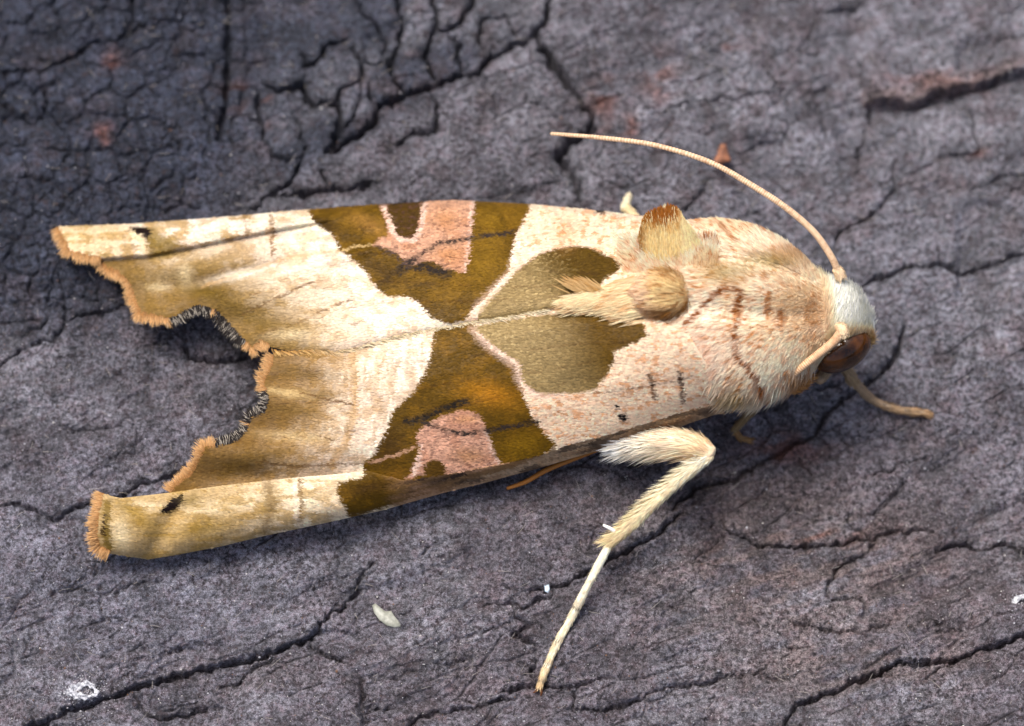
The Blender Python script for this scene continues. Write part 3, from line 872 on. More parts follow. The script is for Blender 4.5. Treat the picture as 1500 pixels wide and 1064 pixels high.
        over((66, 42, 26), 0.75 * line([(955,548),(960,568),(962,585)], 4) + 0.8 * line([(998,545),(1003,565),(1004,590)], 4) + 0.5 * line([(870,577),(960,564),(1016,553)], 1.8))
        if roll:
            w = sst(px, 560, 620); sl = py + .27 * px; a3 = fbm(px / 70, sl / 4, 117, 3)
            over((178, 138, 98), 0.65 * w)
            over((140, 102, 66), 0.7 * w * sst(a3, 0.42, 0.60))
            over((206, 166, 132), 0.5 * w * sst(a3, 0.56, 0.74))
            over((66, 52, 44), 0.75 * w * (sst(vnoise(px / 26, sl / 5, 130), 0.6, 0.85) + blob(650, 703, 40, 7, -14) + blob(955, 625, 22, 5, -18)))
    veins = ([[(885,400),(760,392),(640,374),(500,372),(330,398)], [(880,410),(740,420),(600,412),(460,414),(300,448)], [(870,425),(740,440),(620,440),(500,452),(375,492)], [(930,330),(760,335),(600,330),(420,345),(180,366)]] if which == 'u' else
             [[(940,500),(800,510),(640,530),(500,540),(400,545)], [(940,520),(800,545),(640,565),(500,590),(388,590)], [(940,540),(800,570),(660,600),(520,630),(350,645)], [(960,560),(800,610),(660,640),(520,672),(290,690)]])
    for vn in veins:
        dv = seg_dist(px + 3 * (vnoise(px / 40, py / 40, 140) - .5), py + 6 * (vnoise(px / 40, py / 40, 141) - .5), curve(np.asarray(vn, float), 24))
        k = (0.30 * (1 - sst(dv, .6, 2.6)) * sst(vnoise(px / 14, py / 14, 142), .25, .6))[..., None]
        col = col * (1 - k) + col * lin((150, 118, 96)) * 1.2 * k
    fl = 0.55 * sst(vnoise(px / 2.6, py / 2.6, 143), .62, .86) * sst(px, 540, 600)
    over((96, 66, 58), fl * pk)
    # rows of scales
    row = 0.5 + 0.5 * np.sin((px + .12 * py * (1 if which == 'u' else -1) + 5 * vnoise(px / 30, py / 30, 144)) * 2 * math.pi / 4.6)
    col = col * (0.90 + 0.16 * row)[..., None]
    # single scales differ
    col = col * (0.86 + 0.28 * fine)[..., None]
    return np.clip(col, 0.004, 0.86)

def wing_scales(patches, g_row, g_col):
    """overlapping scales in rows, tips towards the outer margin"""
    parts = []
    for poly, zf, which, roll in patches:
        p = np.asarray(poly, float)
        xs_ = np.arange(p[:, 0].min(), p[:, 0].max(), g_row); ys_ = np.arange(p[:, 1].min(), p[:, 1].max(), g_col)
        X, Y = np.meshgrid(xs_, ys_); X = X + 0.05 * (Y - 480) * (1 if which == 'u' else -1) * 0.6
        X = (X + rng.normal(0, 0.45, X.shape)).ravel(); Y = (Y + rng.normal(0, 0.6, Y.shape)).ravel()
        k = inside(X, Y, poly); X, Y = X[k], Y[k]
        n = len(X)
        L = rng.uniform(5.5, 8.5, n); W = rng.uniform(1.1, 1.7, n)
        ang = rng.normal(0, 0.16, n) + (0.10 if which == 'u' else -0.14 if roll else 0.0)
        dx, dy = -np.cos(ang), np.sin(ang) * 1.0
        tx, ty = X + dx * L, Y + dy * L
        def at(x, y, up): return P(x, y, zf(x, y) + up)
        lift = rng.uniform(0.8, 2.4, n)
        a = at(X, Y, -0.4)
        m1 = at(X + dx * L * .6 - dy * W, Y + dy * L * .6 + dx * W, lift * .7)
        m2 = at(X + dx * L * .6 + dy * W, Y + dy * L * .6 - dx * W, lift * .7)
        t = at(tx, ty, lift)
        ok = inside(tx, ty, poly)
        c = paint_wing(X, Y, which, roll) * rng.uniform(0.88, 1.14, n)[:, None]
        a, m1, m2, t, c = a[ok], m1[ok], m2[ok], t[ok], np.clip(c[ok], 0, .88)
        n = len(a)
        V = np.stack([a, m1, t, m2], 1).reshape(-1, 3)
        Q = (np.arange(n) * 4)[:, None] + np.array([[0, 1, 2, 3]])
        parts.append((V, [Q], np.repeat(c, 4, 0)))
    return merge(parts)

def fringe(pts, n, zf, length, inward, cfun, flipn=False, ang=0.0, lift=0.0, rad=0.5, sprd=0.2):
    """hair-scales along an outline"""
    p = np.asarray(pts, float)
    seg = np.r_[0, np.cumsum(np.hypot(*np.diff(p, axis=0).T))]
    u = np.sort(rng.uniform(0, seg[-1], n))
    x, y = np.interp(u, seg, p[:, 0]), np.interp(u, seg, p[:, 1])
    e = 7.0
    tx = np.interp(np.clip(u + e, 0, seg[-1]), seg, p[:, 0]) - np.interp(np.clip(u - e, 0, seg[-1]), seg, p[:, 0])
    ty = np.interp(np.clip(u + e, 0, seg[-1]), seg, p[:, 1]) - np.interp(np.clip(u - e, 0, seg[-1]), seg, p[:, 1])
    l = np.hypot(tx, ty); tx, ty = tx / l, ty / l
    nx, ny = (ty, -tx) if not flipn else (-ty, tx)
    a = ang + rng.normal(0, sprd, n)
    dx, dy = nx * np.cos(a) + tx * np.sin(a), ny * np.cos(a) + ty * np.sin(a)
    off = rng.uniform(-inward, 2, n)
    L = length * rng.uniform(0.45, 1.3, n) * (0.7 + .6 * vnoise(u / 9, 0 * u, 77)); a = a + .5 * (vnoise(u / 12, 0 * u, 78) - .5)
    x0, y0 = x + nx * off, y + ny * off
    z0 = zf(x0, y0) + 1.0
    r = P(x0, y0, z0); t = P(x0 + dx * L, y0 + dy * L, z0 + lift * L + rng.normal(0, 0.12, n) * L)
    c0, c1 = cfun(x, y, u / seg[-1], n)
    d = t - r
    return strands(r, d, np.tile([0, 0, 1.0], (n, 1)), np.linalg.norm(d, axis=1), 1.15 * rad * rng.uniform(.7, 1.25, n), c0, c1)

def tan_black(zones):
    """orange-tan hairs, black ones with pale tips inside the given distance zones"""
    def f(x, y, u, n):
        c0 = np.tile(lin((166, 116, 62)), (n, 1)) * rng.uniform(.7, 1.25, n)[:, None]
        c1 = np.tile(lin((228, 186, 130)), (n, 1)) * rng.uniform(.75, 1.15, n)[:, None]
        for a, b in zones:
            k = (u + rng.normal(0, .006, n) > a) & (u < b)
            c0[k] = lin((24, 17, 13)); c1[k] = lin((40, 32, 28))
            w = k & (rng.random(n) < .26)
            c1[w] = lin((205, 196, 180)); c0[w] = lin((90, 80, 70))
        return c0, c1
    return f

def build_wing(patches, label, fringes):
    parts = []
    for poly, zf, which, roll in patches:
        px_, py_, z_, Q = grid_patch(poly, zf, 1.6)
        parts.append((P(px_, py_, z_), [Q], paint_wing(px_, py_, which, roll)))
    v, q, c = merge(parts)
    w = link('forewing', mesh_arrays('forewing', v, q, c), M_WING, moth)
    w['label'] = label
    md = w.modifiers.new('thickness', 'SOLIDIFY'); md.thickness = 2.5 * S; md.offset = -1
    v, q, c = wing_scales(patches, 3.3, 2.3)
    link('wing_scales', mesh_arrays('wing_scales', v, q, c), M_SCALE, w, 'stuff')
    v, q, c = merge(fringes)
    link('wing_fringe', mesh_arrays('wing_fringe', v, q, c), M_FUR, w, 'stuff')
    return w

seam_line = [(396,512),(407,517),(460,516),(491,518),(523,512),(571,497),(640,483),(688,474),(733,468),(800,456)]
def seam_col(x, y, u, n):
    k = sst(x, 430, 540)[:, None]
    c0 = lin((190, 140, 70)) * (1 - k) + lin((226, 206, 160)) * k
    c1 = lin((238, 196, 128)) * (1 - k) + lin((246, 234, 206)) * k
    v = rng.uniform(.55, 1.15, n)[:, None]
    return c0 * v, np.clip(c1 * v, 0, .85)

wing_u = build_wing([(POLY_U, z_upper, 'u', False)], 'wing with its rolled front edge raised above a groove and a broad bite in the hind margin',
    [fringe(MARGIN_U, 2600, z_upper, 12, 4, tan_black([(0.56, 0.72), (0.73, 0.885)]), True, 0.25, -0.05),
     fringe(seam_line, 800, z_upper, 13, 4, seam_col, True, 1.1, 0.02, 0.6, .2)])
wing_l = build_wing([(POLY_M, z_lower, 'l', False), (POLY_R, z_roll, 'l', True)], 'wing with a tube-like rolled front edge carrying a black spot',
    [fringe(MARGIN_L, 1900, z_lower, 12, 4, tan_black([(0.20, 0.42), (0.43, 0.64)]), True, -0.1, -0.05),
     fringe(ROLL_TIP, 760, z_roll, 12, 5, tan_black([]), False, 0.0, -0.1),
     fringe([(700,474),(640,481),(571,495),(523,510)], 60, z_lower, 6, 3, seam_col, False, 0.6, 0.02, .7)])

# ---------------------------------------------------------------- body
#        px    y up   y low  top  mid  bot
SEC = np.array([
    (440, 486, 520,  78, 55, 34), (520, 460, 528,  96, 64, 30), (640, 425, 530, 122, 74, 26), (760, 395, 545, 146, 84, 26),
    (860, 365, 560, 176, 98, 28), (920, 345, 566, 206, 116, 30), (960, 332, 572, 232, 126, 30), (1000, 326, 582, 248, 130, 30),
    (1050, 322, 598, 254, 130, 30), (1100, 330, 600, 247, 128, 34), (1140, 348, 584, 232, 126, 40), (1170, 370, 562, 214, 124, 48),
    (1196, 396, 538, 194, 122, 56), (1212, 408, 528, 186, 122, 60), (1232, 410, 526, 182, 120, 60), (1252, 420, 522, 170, 116, 62),
    (1266, 436, 514, 152, 112, 66), (1276, 458, 505, 132, 108, 76), (1281, 476, 494, 112, 104, 92)], float)
SEC[:, 1] += 6; SEC[:, 2] -= 6; SEC[:, 3] -= 8
def section(x):
    k = np.array([np.interp(x, SEC[:, 0], SEC[:, c]) for c in range(1, 6)])
    return k
def body_point(x, phi):
    yu, yl, top, mid, bot = section(x)
    a = P(x, yu, mid); b = P(x, yl, mid)
    yc, w = (a[..., 1] + b[..., 1]) / 2, (a[..., 1] - b[..., 1]) / 2
    cs, sn = np.cos(phi), np.sin(phi)
    e = 0.88
    ys_ = yc + w * np.sign(cs) * np.abs(cs) ** e
    zs_ = mid + np.where(sn > 0, top - mid, mid - bot) * np.sign(sn) * np.abs(sn) ** e
    # the two shoulder pads (tegulae) leave a shallow valley beside the raised mid-line
    u = np.sign(cs) * np.abs(cs)
    th = sst(x, 940, 1000) * (1 - sst(x, 1150, 1200))
    zs_ = zs_ + th * (sn > 0) * (9 * np.exp(-((u - 0.02) / 0.14) ** 2) - 9 * np.exp(-((u - 0.30) / 0.11) ** 2) - 8 * np.exp(-((u + 0.22) / 0.10) ** 2))
    return np.stack([a[..., 0], ys_, zs_], -1), (yc, w)
def smooth_x(n):
    return np.linspace(441, 1280.5, n)
nb, ns = 240, 72
xb = smooth_x(nb)
PH = np.linspace(0, 2 * math.pi, ns, endpoint=False)
XX, FF = np.meshgrid(xb, PH, indexing='ij')
BV, _ = body_point(XX, FF)
ker = np.hanning(15); ker /= ker.sum()
BVs = BV.copy()
for k in range(ns):
    for c in (1, 2):
        a = np.pad(BV[:, k, c], 7, mode='edge'); BVs[:, k, c] = np.convolve(a, ker, 'valid')
BV = BVs
def fur_colour(px, py):
    n1 = fbm(px / 40, py / 40, 201, 3); sp = vnoise(px / 3.6, py / 3.6, 202); sp2 = vnoise(px / 8, py / 4, 203)
    col = np.empty(px.shape + (3,)); col[:] = lin((249, 231, 205))
    def over(c, a):
        nonlocal col
        a = np.clip(a, 0, 1)[..., None]; col = col * (1 - a) + lin(c) * a
    def blob(cx, cy, rx, ry): return np.exp(-(((px - cx) / rx) ** 2 + ((py - cy) / ry) ** 2))
    wx, wy = px + 4 * (vnoise(px / 6, py / 6, 204) - .5), py + 4 * (vnoise(px / 6, py / 6, 205) - .5)
    def line(pts, w): return 1 - sst(seg_dist(wx, wy, np.asarray(pts, float)), w * .35, w)
    over((234, 208, 166), 0.5 * sst(n1, .45, .65))
    over((240, 206, 184), 0.75 * (blob(1020, 520, 70, 50) + blob(930, 430, 30, 40)))
    over((192, 128, 66), 0.9 * sst(sp, .60, .82) * (0.4 + 0.6 * sst(n1, .35, .6)) * (1 - .8 * sst(px, 1190, 1215)))
    over((196, 136, 80), 0.35 * sst(sp2, .64, .84) * (1 - sst(px, 1190, 1215)))
    over((226, 194, 146), 0.6 * blob(1170, 450, 40, 50))
    over((160, 140, 70), 0.75 * blob(1135, 383, 46, 13) + 0.55 * blob(1065, 400, 40, 16) + 0.6 * blob(1075, 585, 36, 14))
    over((190, 136, 72), 0.5 * blob(1160, 375, 30, 14) + 0.5 * blob(1195, 465, 14, 22))
    over((140, 80, 24), (.6 + .5 * sst(sp, .25, .6)) * (line([(1091,431),(1083,454),(1081,487),(1082,514),(1092,530),(1108,547),(1119,572)], 6)
         + line([(1087,425),(1068,422),(1049,435),(1032,454),(1012,471)], 5.5)))
    over((170, 108, 48), 0.85 * (line([(1131,431),(1127,464)], 6.5) + line([(1149,455),(1146,477)], 6) + .7 * line([(1060,330),(1068,342),(1080,354)], 5) + line([(1012,339),(1030,352),(1052,362)], 4) + 0 * px))
    head = sst(px - 0.1 * (py - 400), 1205, 1222)
    over((253, 245, 228), head * (1 - sst(py, 478, 500)))
    over((206, 178, 128), head * sst(py, 478, 500))
    over((186, 134, 72), 0.8 * sst(px, 1150, 1165) * sst(py, 535, 548) * (1 - head))
    over((236, 226, 200), 0.8 * sst(py, 588, 604))
    return np.clip(col, .01, .87)

def skin_colour(px, py):
    c = fur_colour(px, py) * .95
    k = np.exp(-((((px - 1232) * .83 - (py - 512) * .56) / 50) ** 2 + (((px - 1232) * .56 + (py - 512) * .83) / 26) ** 2) ** 2)[..., None]
    return c * (1 - k) + lin((42, 24, 10)) * k

bi = np.arange(nb - 1)[:, None] * ns; bj = np.arange(ns)[None]
bq = np.stack([bi + bj, bi + (bj + 1) % ns, bi + ns + (bj + 1) % ns, bi + ns + bj], -1).reshape(-1, 4)
flatBV = BV.reshape(-1, 3)
bpx, bpy_ = to_px(flatBV)
body = link('body', mesh_arrays('body', flatBV, [bq, np.arange(ns)[::-1][None], (np.arange(ns) + (nb - 1) * ns)[None]], skin_colour(bpx, bpy_), flip=True), M_SKIN, moth)
body['label'] = 'stout cream furred thorax and head with rusty lines'

def sample_body(n, x0, x1):
    """random surface points with normals, area weighted"""
    i0, i1 = np.searchsorted(xb, x0), np.searchsorted(xb, x1)
    g = BV[i0:i1]
    du = np.gradient(g, axis=0); dv = (np.roll(g, -1, 1) - np.roll(g, 1, 1)) / 2
    nv = np.cross(dv, du); ar = np.linalg.norm(nv, axis=-1)
    nv = norm(nv)
    cen = g.mean(1, keepdims=True)
    nv = np.where(((g - cen) * nv).sum(-1, keepdims=True) < 0, -nv, nv)
    pr = (ar / ar.sum()).ravel()
    k = rng.choice(len(pr), n, p=pr)
    a, b = np.unravel_index(k, ar.shape)
    p = g[a, b] + du[a, b] * rng.uniform(-.5, .5, n)[:, None] + dv[a, b] * rng.uniform(-.5, .5, n)[:, None]
    return p, nv[a, b], cen[a, 0]

def fur_on(p, nv, flow, lift, L, rad, colf, droop=0.0, dark=0.93):
    t = norm(flow - (flow * nv).sum(-1, keepdims=True) * nv)
    d = norm(t + nv * lift + rng.normal(0, .11, p.shape))
    px_, py_ = to_px(p)
    c = colf(px_, py_) * rng.uniform(.84, 1.16, len(p))[:, None]
    bend = -nv * (0.18 * np.minimum(lift, 1)) + np.array([0, 0, -droop])
    return strands(p - nv * .5, d, nv, L, np.asarray(rad) * 1.25, np.clip(c * dark, 0, .88), np.clip(c * 1.08, 0, .9), bend, 2)

def body_fur():
    parts = []
    p, nv, cen = sample_body(78000, 934, 1212)
    x, y = to_px(p)
    k = (nv[:, 2] > -0.55) & ((x > 985) | (nv[:, 2] > 0.2)); p, nv, cen, x, y = p[k], nv[k], cen[k], x[k], y[k]
    lat = (p - cen); lat[:, 0] = 0; lat = norm(lat)
    back = np.tile([-1.0, 0, 0], (len(p), 1))
    side = np.clip(np.abs(lat[:, 1:2]), 0, 1)
    flow = back * (1 - .35 * side) + np.stack([0 * x, lat[:, 1], -np.abs(lat[:, 1]) * .6], -1) * 0.75 * side
    front = sst(x, 1120, 1205)[:, None]
    lift = (0.12 + 0.22 * front[:, 0] + rng.uniform(-.08, .14, len(p)))[:, None]
    L = rng.uniform(6.5, 14, len(p)) * (1 - .1 * front[:, 0])
    parts.append(fur_on(p, nv, flow, lift, L, rng.uniform(.45, .8, len(p)), fur_colour))
    # head: white brow tuft pointing up and forward
    p, nv, cen = sample_body(12000, 1200, 1280.5)
    k = (nv[:, 2] > -0.4); p, nv = p[k], nv[k]
    x, y = to_px(p)
    eye = (((x - 1234) * .83 + (y - 518) * -.56) / 44) ** 2 + (((x - 1234) * .56 + (y - 518) * .83) / 14) ** 2 < 1.0
    p, nv, x, y = p[~eye], nv[~eye], x[~eye], y[~eye]
    flow = np.stack([0.25 + 0 * x, (500 - y) / 60 * .6, 0.6 + 0 * x], -1)
    parts.append(fur_on(p, nv, flow, rng.uniform(.12, .75, (len(p), 1)), rng.uniform(8, 22, len(p)), rng.uniform(.45, .8, len(p)), fur_colour, 0.0, .95))
    # loose long hairs along the lower flank
    p, nv, cen = sample_body(5000, 1030, 1190)
    k = (nv[:, 1] < -.55) & (nv[:, 2] < .45) & (nv[:, 2] > -.85); p, nv = p[k], nv[k]
    flow = np.tile([-.35, -.5, -.6], (len(p), 1))
    parts.append(fur_on(p, nv, flow, np.full((len(p), 1), .35), rng.uniform(14, 30, len(p)), rng.uniform(.5, .8, len(p)), fur_colour, .1))
    return merge(parts)
v, q, c = body_fur()
link('body_fur', mesh_arrays('body_fur', v, q, c), M_FUR, body, 'stuff')

# ---- crests: a round pad and an upright wedge behind the thorax, a combed tuft lying on the wings
def ellipsoid(c, rad, nu=40, nvv=24, shape=None):
    u = np.linspace(0, 2 * math.pi, nu, endpoint=False); w = np.linspace(-math.pi / 2 + .02, math.pi / 2 - .02, nvv)
    W, Uu = np.meshgrid(w, u, indexing='ij')
    n = np.stack([np.cos(W) * np.cos(Uu), np.cos(W) * np.sin(Uu), np.sin(W)], -1)
    v = n * np.asarray(rad, float)
    if shape is not None: v = shape(v)
    v = v + np.asarray(c, float)
    i = np.arange(nvv - 1)[:, None] * nu; j = np.arange(nu)[None]
    q = np.stack([i + j, i + (j + 1) % nu, i + nu + (j + 1) % nu, i + nu + j], -1).reshape(-1, 4)
    return v.reshape(-1, 3), [q, np.arange(nu)[::-1][None], (np.arange(nu) + (nvv - 1) * nu)[None]], norm((n / np.asarray(rad, float)).reshape(-1, 3))

def crest_round():
    c = P(972, 431, 229)
    v, q, n = ellipsoid(c, (40, 34, 27))
    def cf(px, py):
        r = np.hypot((px - 972) / 42, (py - 430) / 40)
        col = np.empty(px.shape + (3,)); col[:] = lin((242, 212, 158))
        def over(cc, a):
            nonlocal col
            a = np.clip(a, 0, 1)[..., None]; col = col * (1 - a) + lin(cc) * a
        over((240, 206, 176), .9 * sst(px, 975, 938))
        nn = vnoise(px / 6, py / 6, 301)
        over((156, 106, 38), .85 * sst(r + .3 * (nn - .5), .74, 1.0) * sst(px, 940, 985))
        over((132, 82, 22), .85 * np.exp(-(((px - 976) / 30) ** 2 + ((py - 458) / 7) ** 2)))
        over((160, 112, 44), .6 * np.exp(-(((px - 985) / 20) ** 2 + ((py - 398) / 8) ** 2)))
        over((170, 116, 46), .7 * sst(nn, .62, .85))
        return np.clip(col, .01, .86)
    px_, py_ = to_px(v)
    o = link('thoracic_crest', mesh_arrays('thoracic_crest', v, q, cf(px_, py_) * .9), M_SKIN, moth)
    o['label'] = 'round golden brown pad of hair behind the thorax'
    k = rng.choice(len(v), 6500); k = k[n[k][:, 2] > -.35]
    p = v[k] + rng.normal(0, 2.2, (len(k), 3)); nv = n[k]
    flow = np.tile([-1.0, .05, -.1], (len(k), 1))
    hv, hq, hc = fur_on(p, nv, flow, rng.uniform(.05, .7, (len(k), 1)), rng.uniform(7, 22, len(k)), rng.uniform(.45, .8, len(k)), cf)
    link('crest_fur', mesh_arrays('crest_fur', hv, hq, hc), M_FUR, o, 'stuff')
crest_round()

def crest_wedge():
    def cf(px, py):
        col = np.empty(px.shape + (3,)); col[:] = lin((222, 196, 140))
        nn = vnoise(px / 7, py / 7, 311)
        def over(cc, a):
            nonlocal col
            a = np.clip(a, 0, 1)[..., None]; col = col * (1 - a) + lin(cc) * a
        over((196, 146, 64), .8 * sst(352 - py + 14 * (nn - .5), -4, 22))
        over((150, 86, 12), .95 * sst(344 - .35 * np.abs(px - 972) - py + 10 * (nn - .5), -4, 10) * sst(px, 1002, 990))
        over((166, 110, 30), .8 * sst(948 - px, -6, 12))
        over((236, 214, 168), .85 * sst(px, 992, 1004))
        return np.clip(col, .01, .86)
    # solid core: thin blade leaning up out of the fur
    foot = [(934,374,194),(955,380,214),(990,378,228),(1034,362,230)]
    tipz = [(938,340,220),(948,317,238),(985,304,251),(1010,332,246)]
    F = np.array([P(*a) for a in foot]); T = np.array([P(*a) for a in tipz])
    Fc, Tc = curve(F, 24), curve(T, 24)
    lv = np.linspace(0, 1, 12)[:, None, None]
    mid = Fc[None] * (1 - lv) + Tc[None] * lv
    thick = (9 * (1 - lv) + 2.2) * np.array([[[0.25, -.85, .4]]])
    A, Bk = mid + thick * .5, mid - thick * .5
    V = np.concatenate([A.reshape(-1, 3), Bk.reshape(-1, 3)])
    n1, n2 = 12, 24
    i = np.arange(n1 - 1)[:, None] * n2; j = np.arange(n2 - 1)[None]
    q = np.stack([i + j, i + j + 1, i + n2 + j + 1, i + n2 + j], -1).reshape(-1, 4)
    off = n1 * n2
    jj = np.arange(n2 - 1); top = np.stack([jj + off - n2, jj + 1 + off - n2, jj + 1 + 2 * off - n2, jj + 2 * off - n2], -1)
    ii = np.arange(n1 - 1); e0 = np.stack([ii * n2, ii * n2 + n2, ii * n2 + n2 + off, ii * n2 + off], -1)
    e1 = e0 + n2 - 1
    px_, py_ = to_px(V)
    o = link('thoracic_crest', mesh_arrays('thoracic_crest', V, [q, q[:, ::-1] + off, top, e0, e1], cf(px_, py_) * .75), M_SKIN, moth)
    o['label'] = 'upright rusty wedge of hair at the wing base'
    parts = []
    n = 7500
    u = rng.uniform(0, 1, n); h = rng.uniform(0, 1, n) ** 1.15
    iu = np.clip((u * 23).astype(int), 0, 22); fu = (u * 23 - iu)[:, None]
    f = Fc[iu] * (1 - fu) + Fc[iu + 1] * fu; t = Tc[iu] * (1 - fu) + Tc[iu + 1] * fu
    s = np.where(rng.random(n) < .62, 1, -1)[:, None]
    nrm = np.array([0.2, -.87, .45]) * s
    hh = h[:, None]
    p = f * (1 - hh) + t * hh + nrm * (4.6 * (1 - hh) + 1.0)
    d = norm(norm(t - f) + nrm * .18 + rng.normal(0, .09, (n, 3)))
    L = rng.uniform(9, 17, n) * np.where(h > .7, .5, 1)
    x, y = to_px(p); cc = cf(x, y) * rng.uniform(.75, 1.3, n)[:, None]
    pale = (rng.random(n) < .12)
    cc[pale] = lin((240, 220, 170))
    parts.append(strands(p, d, nrm, L, rng.uniform(.55, .9, n), np.clip(cc * .9, 0, .8), np.clip(cc * 1.08, 0, .86)))
    # skirt of pale hair round its foot
    n = 5200
    x = rng.uniform(912, 1050, n); y = rng.uniform(352, 404, n)
    z = np.interp(x, [908, 925, 960, 1030], [176, 194, 218, 238]) + (402 - y) * -.10
    p = P(x, y, z - 3); d = np.stack([-.55 + (x - 960) / 160, .55 + 0 * x, .55 + 0 * x], -1) + rng.normal(0, .16, (n, 3))
    cc = fur_colour(x, y) * rng.uniform(.9, 1.2, n)[:, None]
    parts.append(strands(p, d, np.tile([-.2, -.5, .8], (n, 1)), rng.uniform(10, 21, n), rng.uniform(.45, .8, n), np.clip(cc * .97, 0, .88), np.clip(cc * 1.1, 0, .88)))
    v, q, c = merge(parts)
    link('crest_fur', mesh_arrays('crest_fur', v, q, c), M_FUR, o, 'stuff')
crest_wedge()

def dorsal_tuft():
    parts = []
    n = 3400
    u = rng.uniform(0, 1, n) ** .8                        # 0 at the pad, 1 at the far tip
    lane = rng.normal(0, 1, n)
    cx = np.interp(u, [0, .5, 1], [945, 900, 848]); cy = np.interp(u, [0, .5, 1], [436, 436, 437])
    wd = np.interp(u, [0, .5, 1], [20, 10, 9])
    x, y = cx + rng.normal(0, 5, n), cy + np.clip(lane, -1.8, 1.8) * wd
    z = np.interp(x, [800, 850, 900, 960], [190, 200, 211, 229]) + np.clip(1 - (lane / 1.8) ** 2, 0, 1) * 9 - 4
    L = rng.uniform(20, 40, n)
    up = sst(lane, .6, 1.6) * 0 + np.where((lane < -.7) & (u > .7), 1.0, 0)
    tx = x - L * (1 - .25 * up); ty = y + L * (.16 + .18 * (lane < 0)) * (1 - 2.2 * up) + rng.normal(0, 2.5, n)
    tz = np.maximum(z - .12 * L + rng.uniform(0, 5, n), z_upper(np.clip(tx, 720, 940), np.minimum(ty, 455)) + 2)
    a, b = P(x, y, z), P(tx, ty, tz)
    nn = vnoise(x / 7, y / 5, 321)
    c = lin((236, 214, 172)) * rng.uniform(.75, 1.1, n)[:, None]
    k = sst(nn, .6, .8)[:, None]; c = c * (1 - .6 * k) + lin((196, 140, 76)) * .6 * k
    k = up[:, None]; c = c * (1 - .7 * k) + lin((166, 122, 44)) * .7 * k
    parts.append(strands(a, b - a, np.tile([0, -.1, 1.0], (n, 1)), np.linalg.norm(b - a, axis=1), rng.uniform(.8, 1.3, n), c * .95, np.clip(c * 1.1, 0, .86)))
    v, q, c = merge(parts)
    o = link('dorsal_tuft', mesh_arrays('dorsal_tuft', v, q, c), M_FUR, moth, 'stuff')
    o['label'] = 'combed tuft of pale hairs lying over the wing seam'
dorsal_tuft()

# ---------------------------------------------------------------- eye, mouthparts
def rot_ell(c, rad, ax):
    v, q, n = ellipsoid((0, 0, 0), rad, 48, 32)
    Rm = np.array(ax)
    return v @ Rm + c, q
e1 = norm(P(1265, 500, 100) - P(1205, 534, 88)); e3 = norm(np.cross(e1, np.array([0, 1.0, .25]))); e2 = np.cross(e3, e1)
v, q = rot_ell(P(1233, 512, 112), (47, 31, 43), np.stack([e1, e2, e3]))
link('eye', mesh_arrays('eye', v, q), M_EYE, moth)['label'] = 'large glossy brown compound eye'

def leggy_fur(c, r, fr, n, L, rad, cfun, bias=None, lean=.35, span=(0, 1), joints=()):
    """hairs along a tube, lying towards its end"""
    t, a, b = fr
    m = len(c)
    i = rng.integers(int(span[0] * (m - 1)), max(int(span[1] * (m - 1)), 1), n)
    w = rng.uniform(0, 2 * math.pi, n)
    out = np.cos(w)[:, None] * a[i] + np.sin(w)[:, None] * b[i]
    p = c[i] + out * (r[i] * .92)[:, None]
    L = rng.uniform(.6, 1.15, n) * L
    d = t[i] + out * lean + rng.normal(0, .12, (n, 3))
    if bias is not None:
        s = np.clip((out * bias).sum(1), 0, 1)
        d = d + bias * (s * .45)[:, None]; L = L * (1 + 1.0 * s)
    uu = i / (m - 1)
    cc = cfun(uu, n) * rng.uniform(.75, 1.15, n)[:, None]
    for j in joints: cc = cc * (1 - .6 * np.exp(-((uu - j) / .018) ** 2))[:, None]
    return strands(p, d, out, L, 1.2 * rad * rng.uniform(.7, 1.2, n), np.clip(cc * .95, 0, .86), np.clip(cc * 1.08, 0, .88))

def flat(c): return lambda u, n: np.tile(lin(c), (n, 1))

# palp: short furry mouthpart below the eye
v, q, c_, r_, fr = tube([P(1148, 566, 70), P(1168, 560, 72), P(1184, 548, 74)], [12, 13, 9], 30, 16)
o = link('palp', mesh_arrays('palp', v, q, np.tile(lin((170, 120, 66)), (len(v), 1))), M_SKIN, moth)
hv, hq, hc = leggy_fur(c_, r_, fr, 900, 13, .8, flat((206, 154, 92)), None, .5)
link('palp_fur', mesh_arrays('palp_fur', hv, hq, hc), M_FUR, o, 'stuff')

# ---------------------------------------------------------------- antennae
def antenna(path, radii, n, light, dark, label, scape=None, end=None):
    rings = n // 3
    v, q, c, r, fr = tube(path, radii, n, 12, 1.0, lambda u: 1 + .07 * np.sin(u * rings * 2 * math.pi))
    u = np.repeat(np.linspace(0, 1, n), 12)
    k = (0.5 + .5 * np.sin(u * rings * 2 * math.pi))[:, None]
    sp = vnoise(u * 160, np.tile(np.arange(12), n) * .7, 331)[:, None]
    col = lin(light) * k + lin(dark) * (1 - k)
    col = col * (1 - .45 * sst(sp, .55, .8)) + lin((150, 96, 60)) * .45 * sst(sp, .55, .8)
    if end is not None:
        k = sst(u, .3, .55)[:, None]; col = col * (1 - k) + lin(end) * k
    o = link('antenna', mesh_arrays('antenna', v, q, col), M_SKIN, moth)
    o['label'] = label
    if scape is not None:
        sv, sq, sc, sr, sf = tube(scape[0], scape[1], 20, 14)
        b = link('scape', mesh_arrays('scape', sv, sq, np.tile(lin((226, 196, 158)), (len(sv), 1))), M_SKIN, o)
        hv, hq, hc = leggy_fur(sc, sr, sf, 300, 6, .6, flat((236, 212, 178)))
        link('scape_fur', mesh_arrays('scape_fur', hv, hq, hc), M_FUR, b, 'stuff')
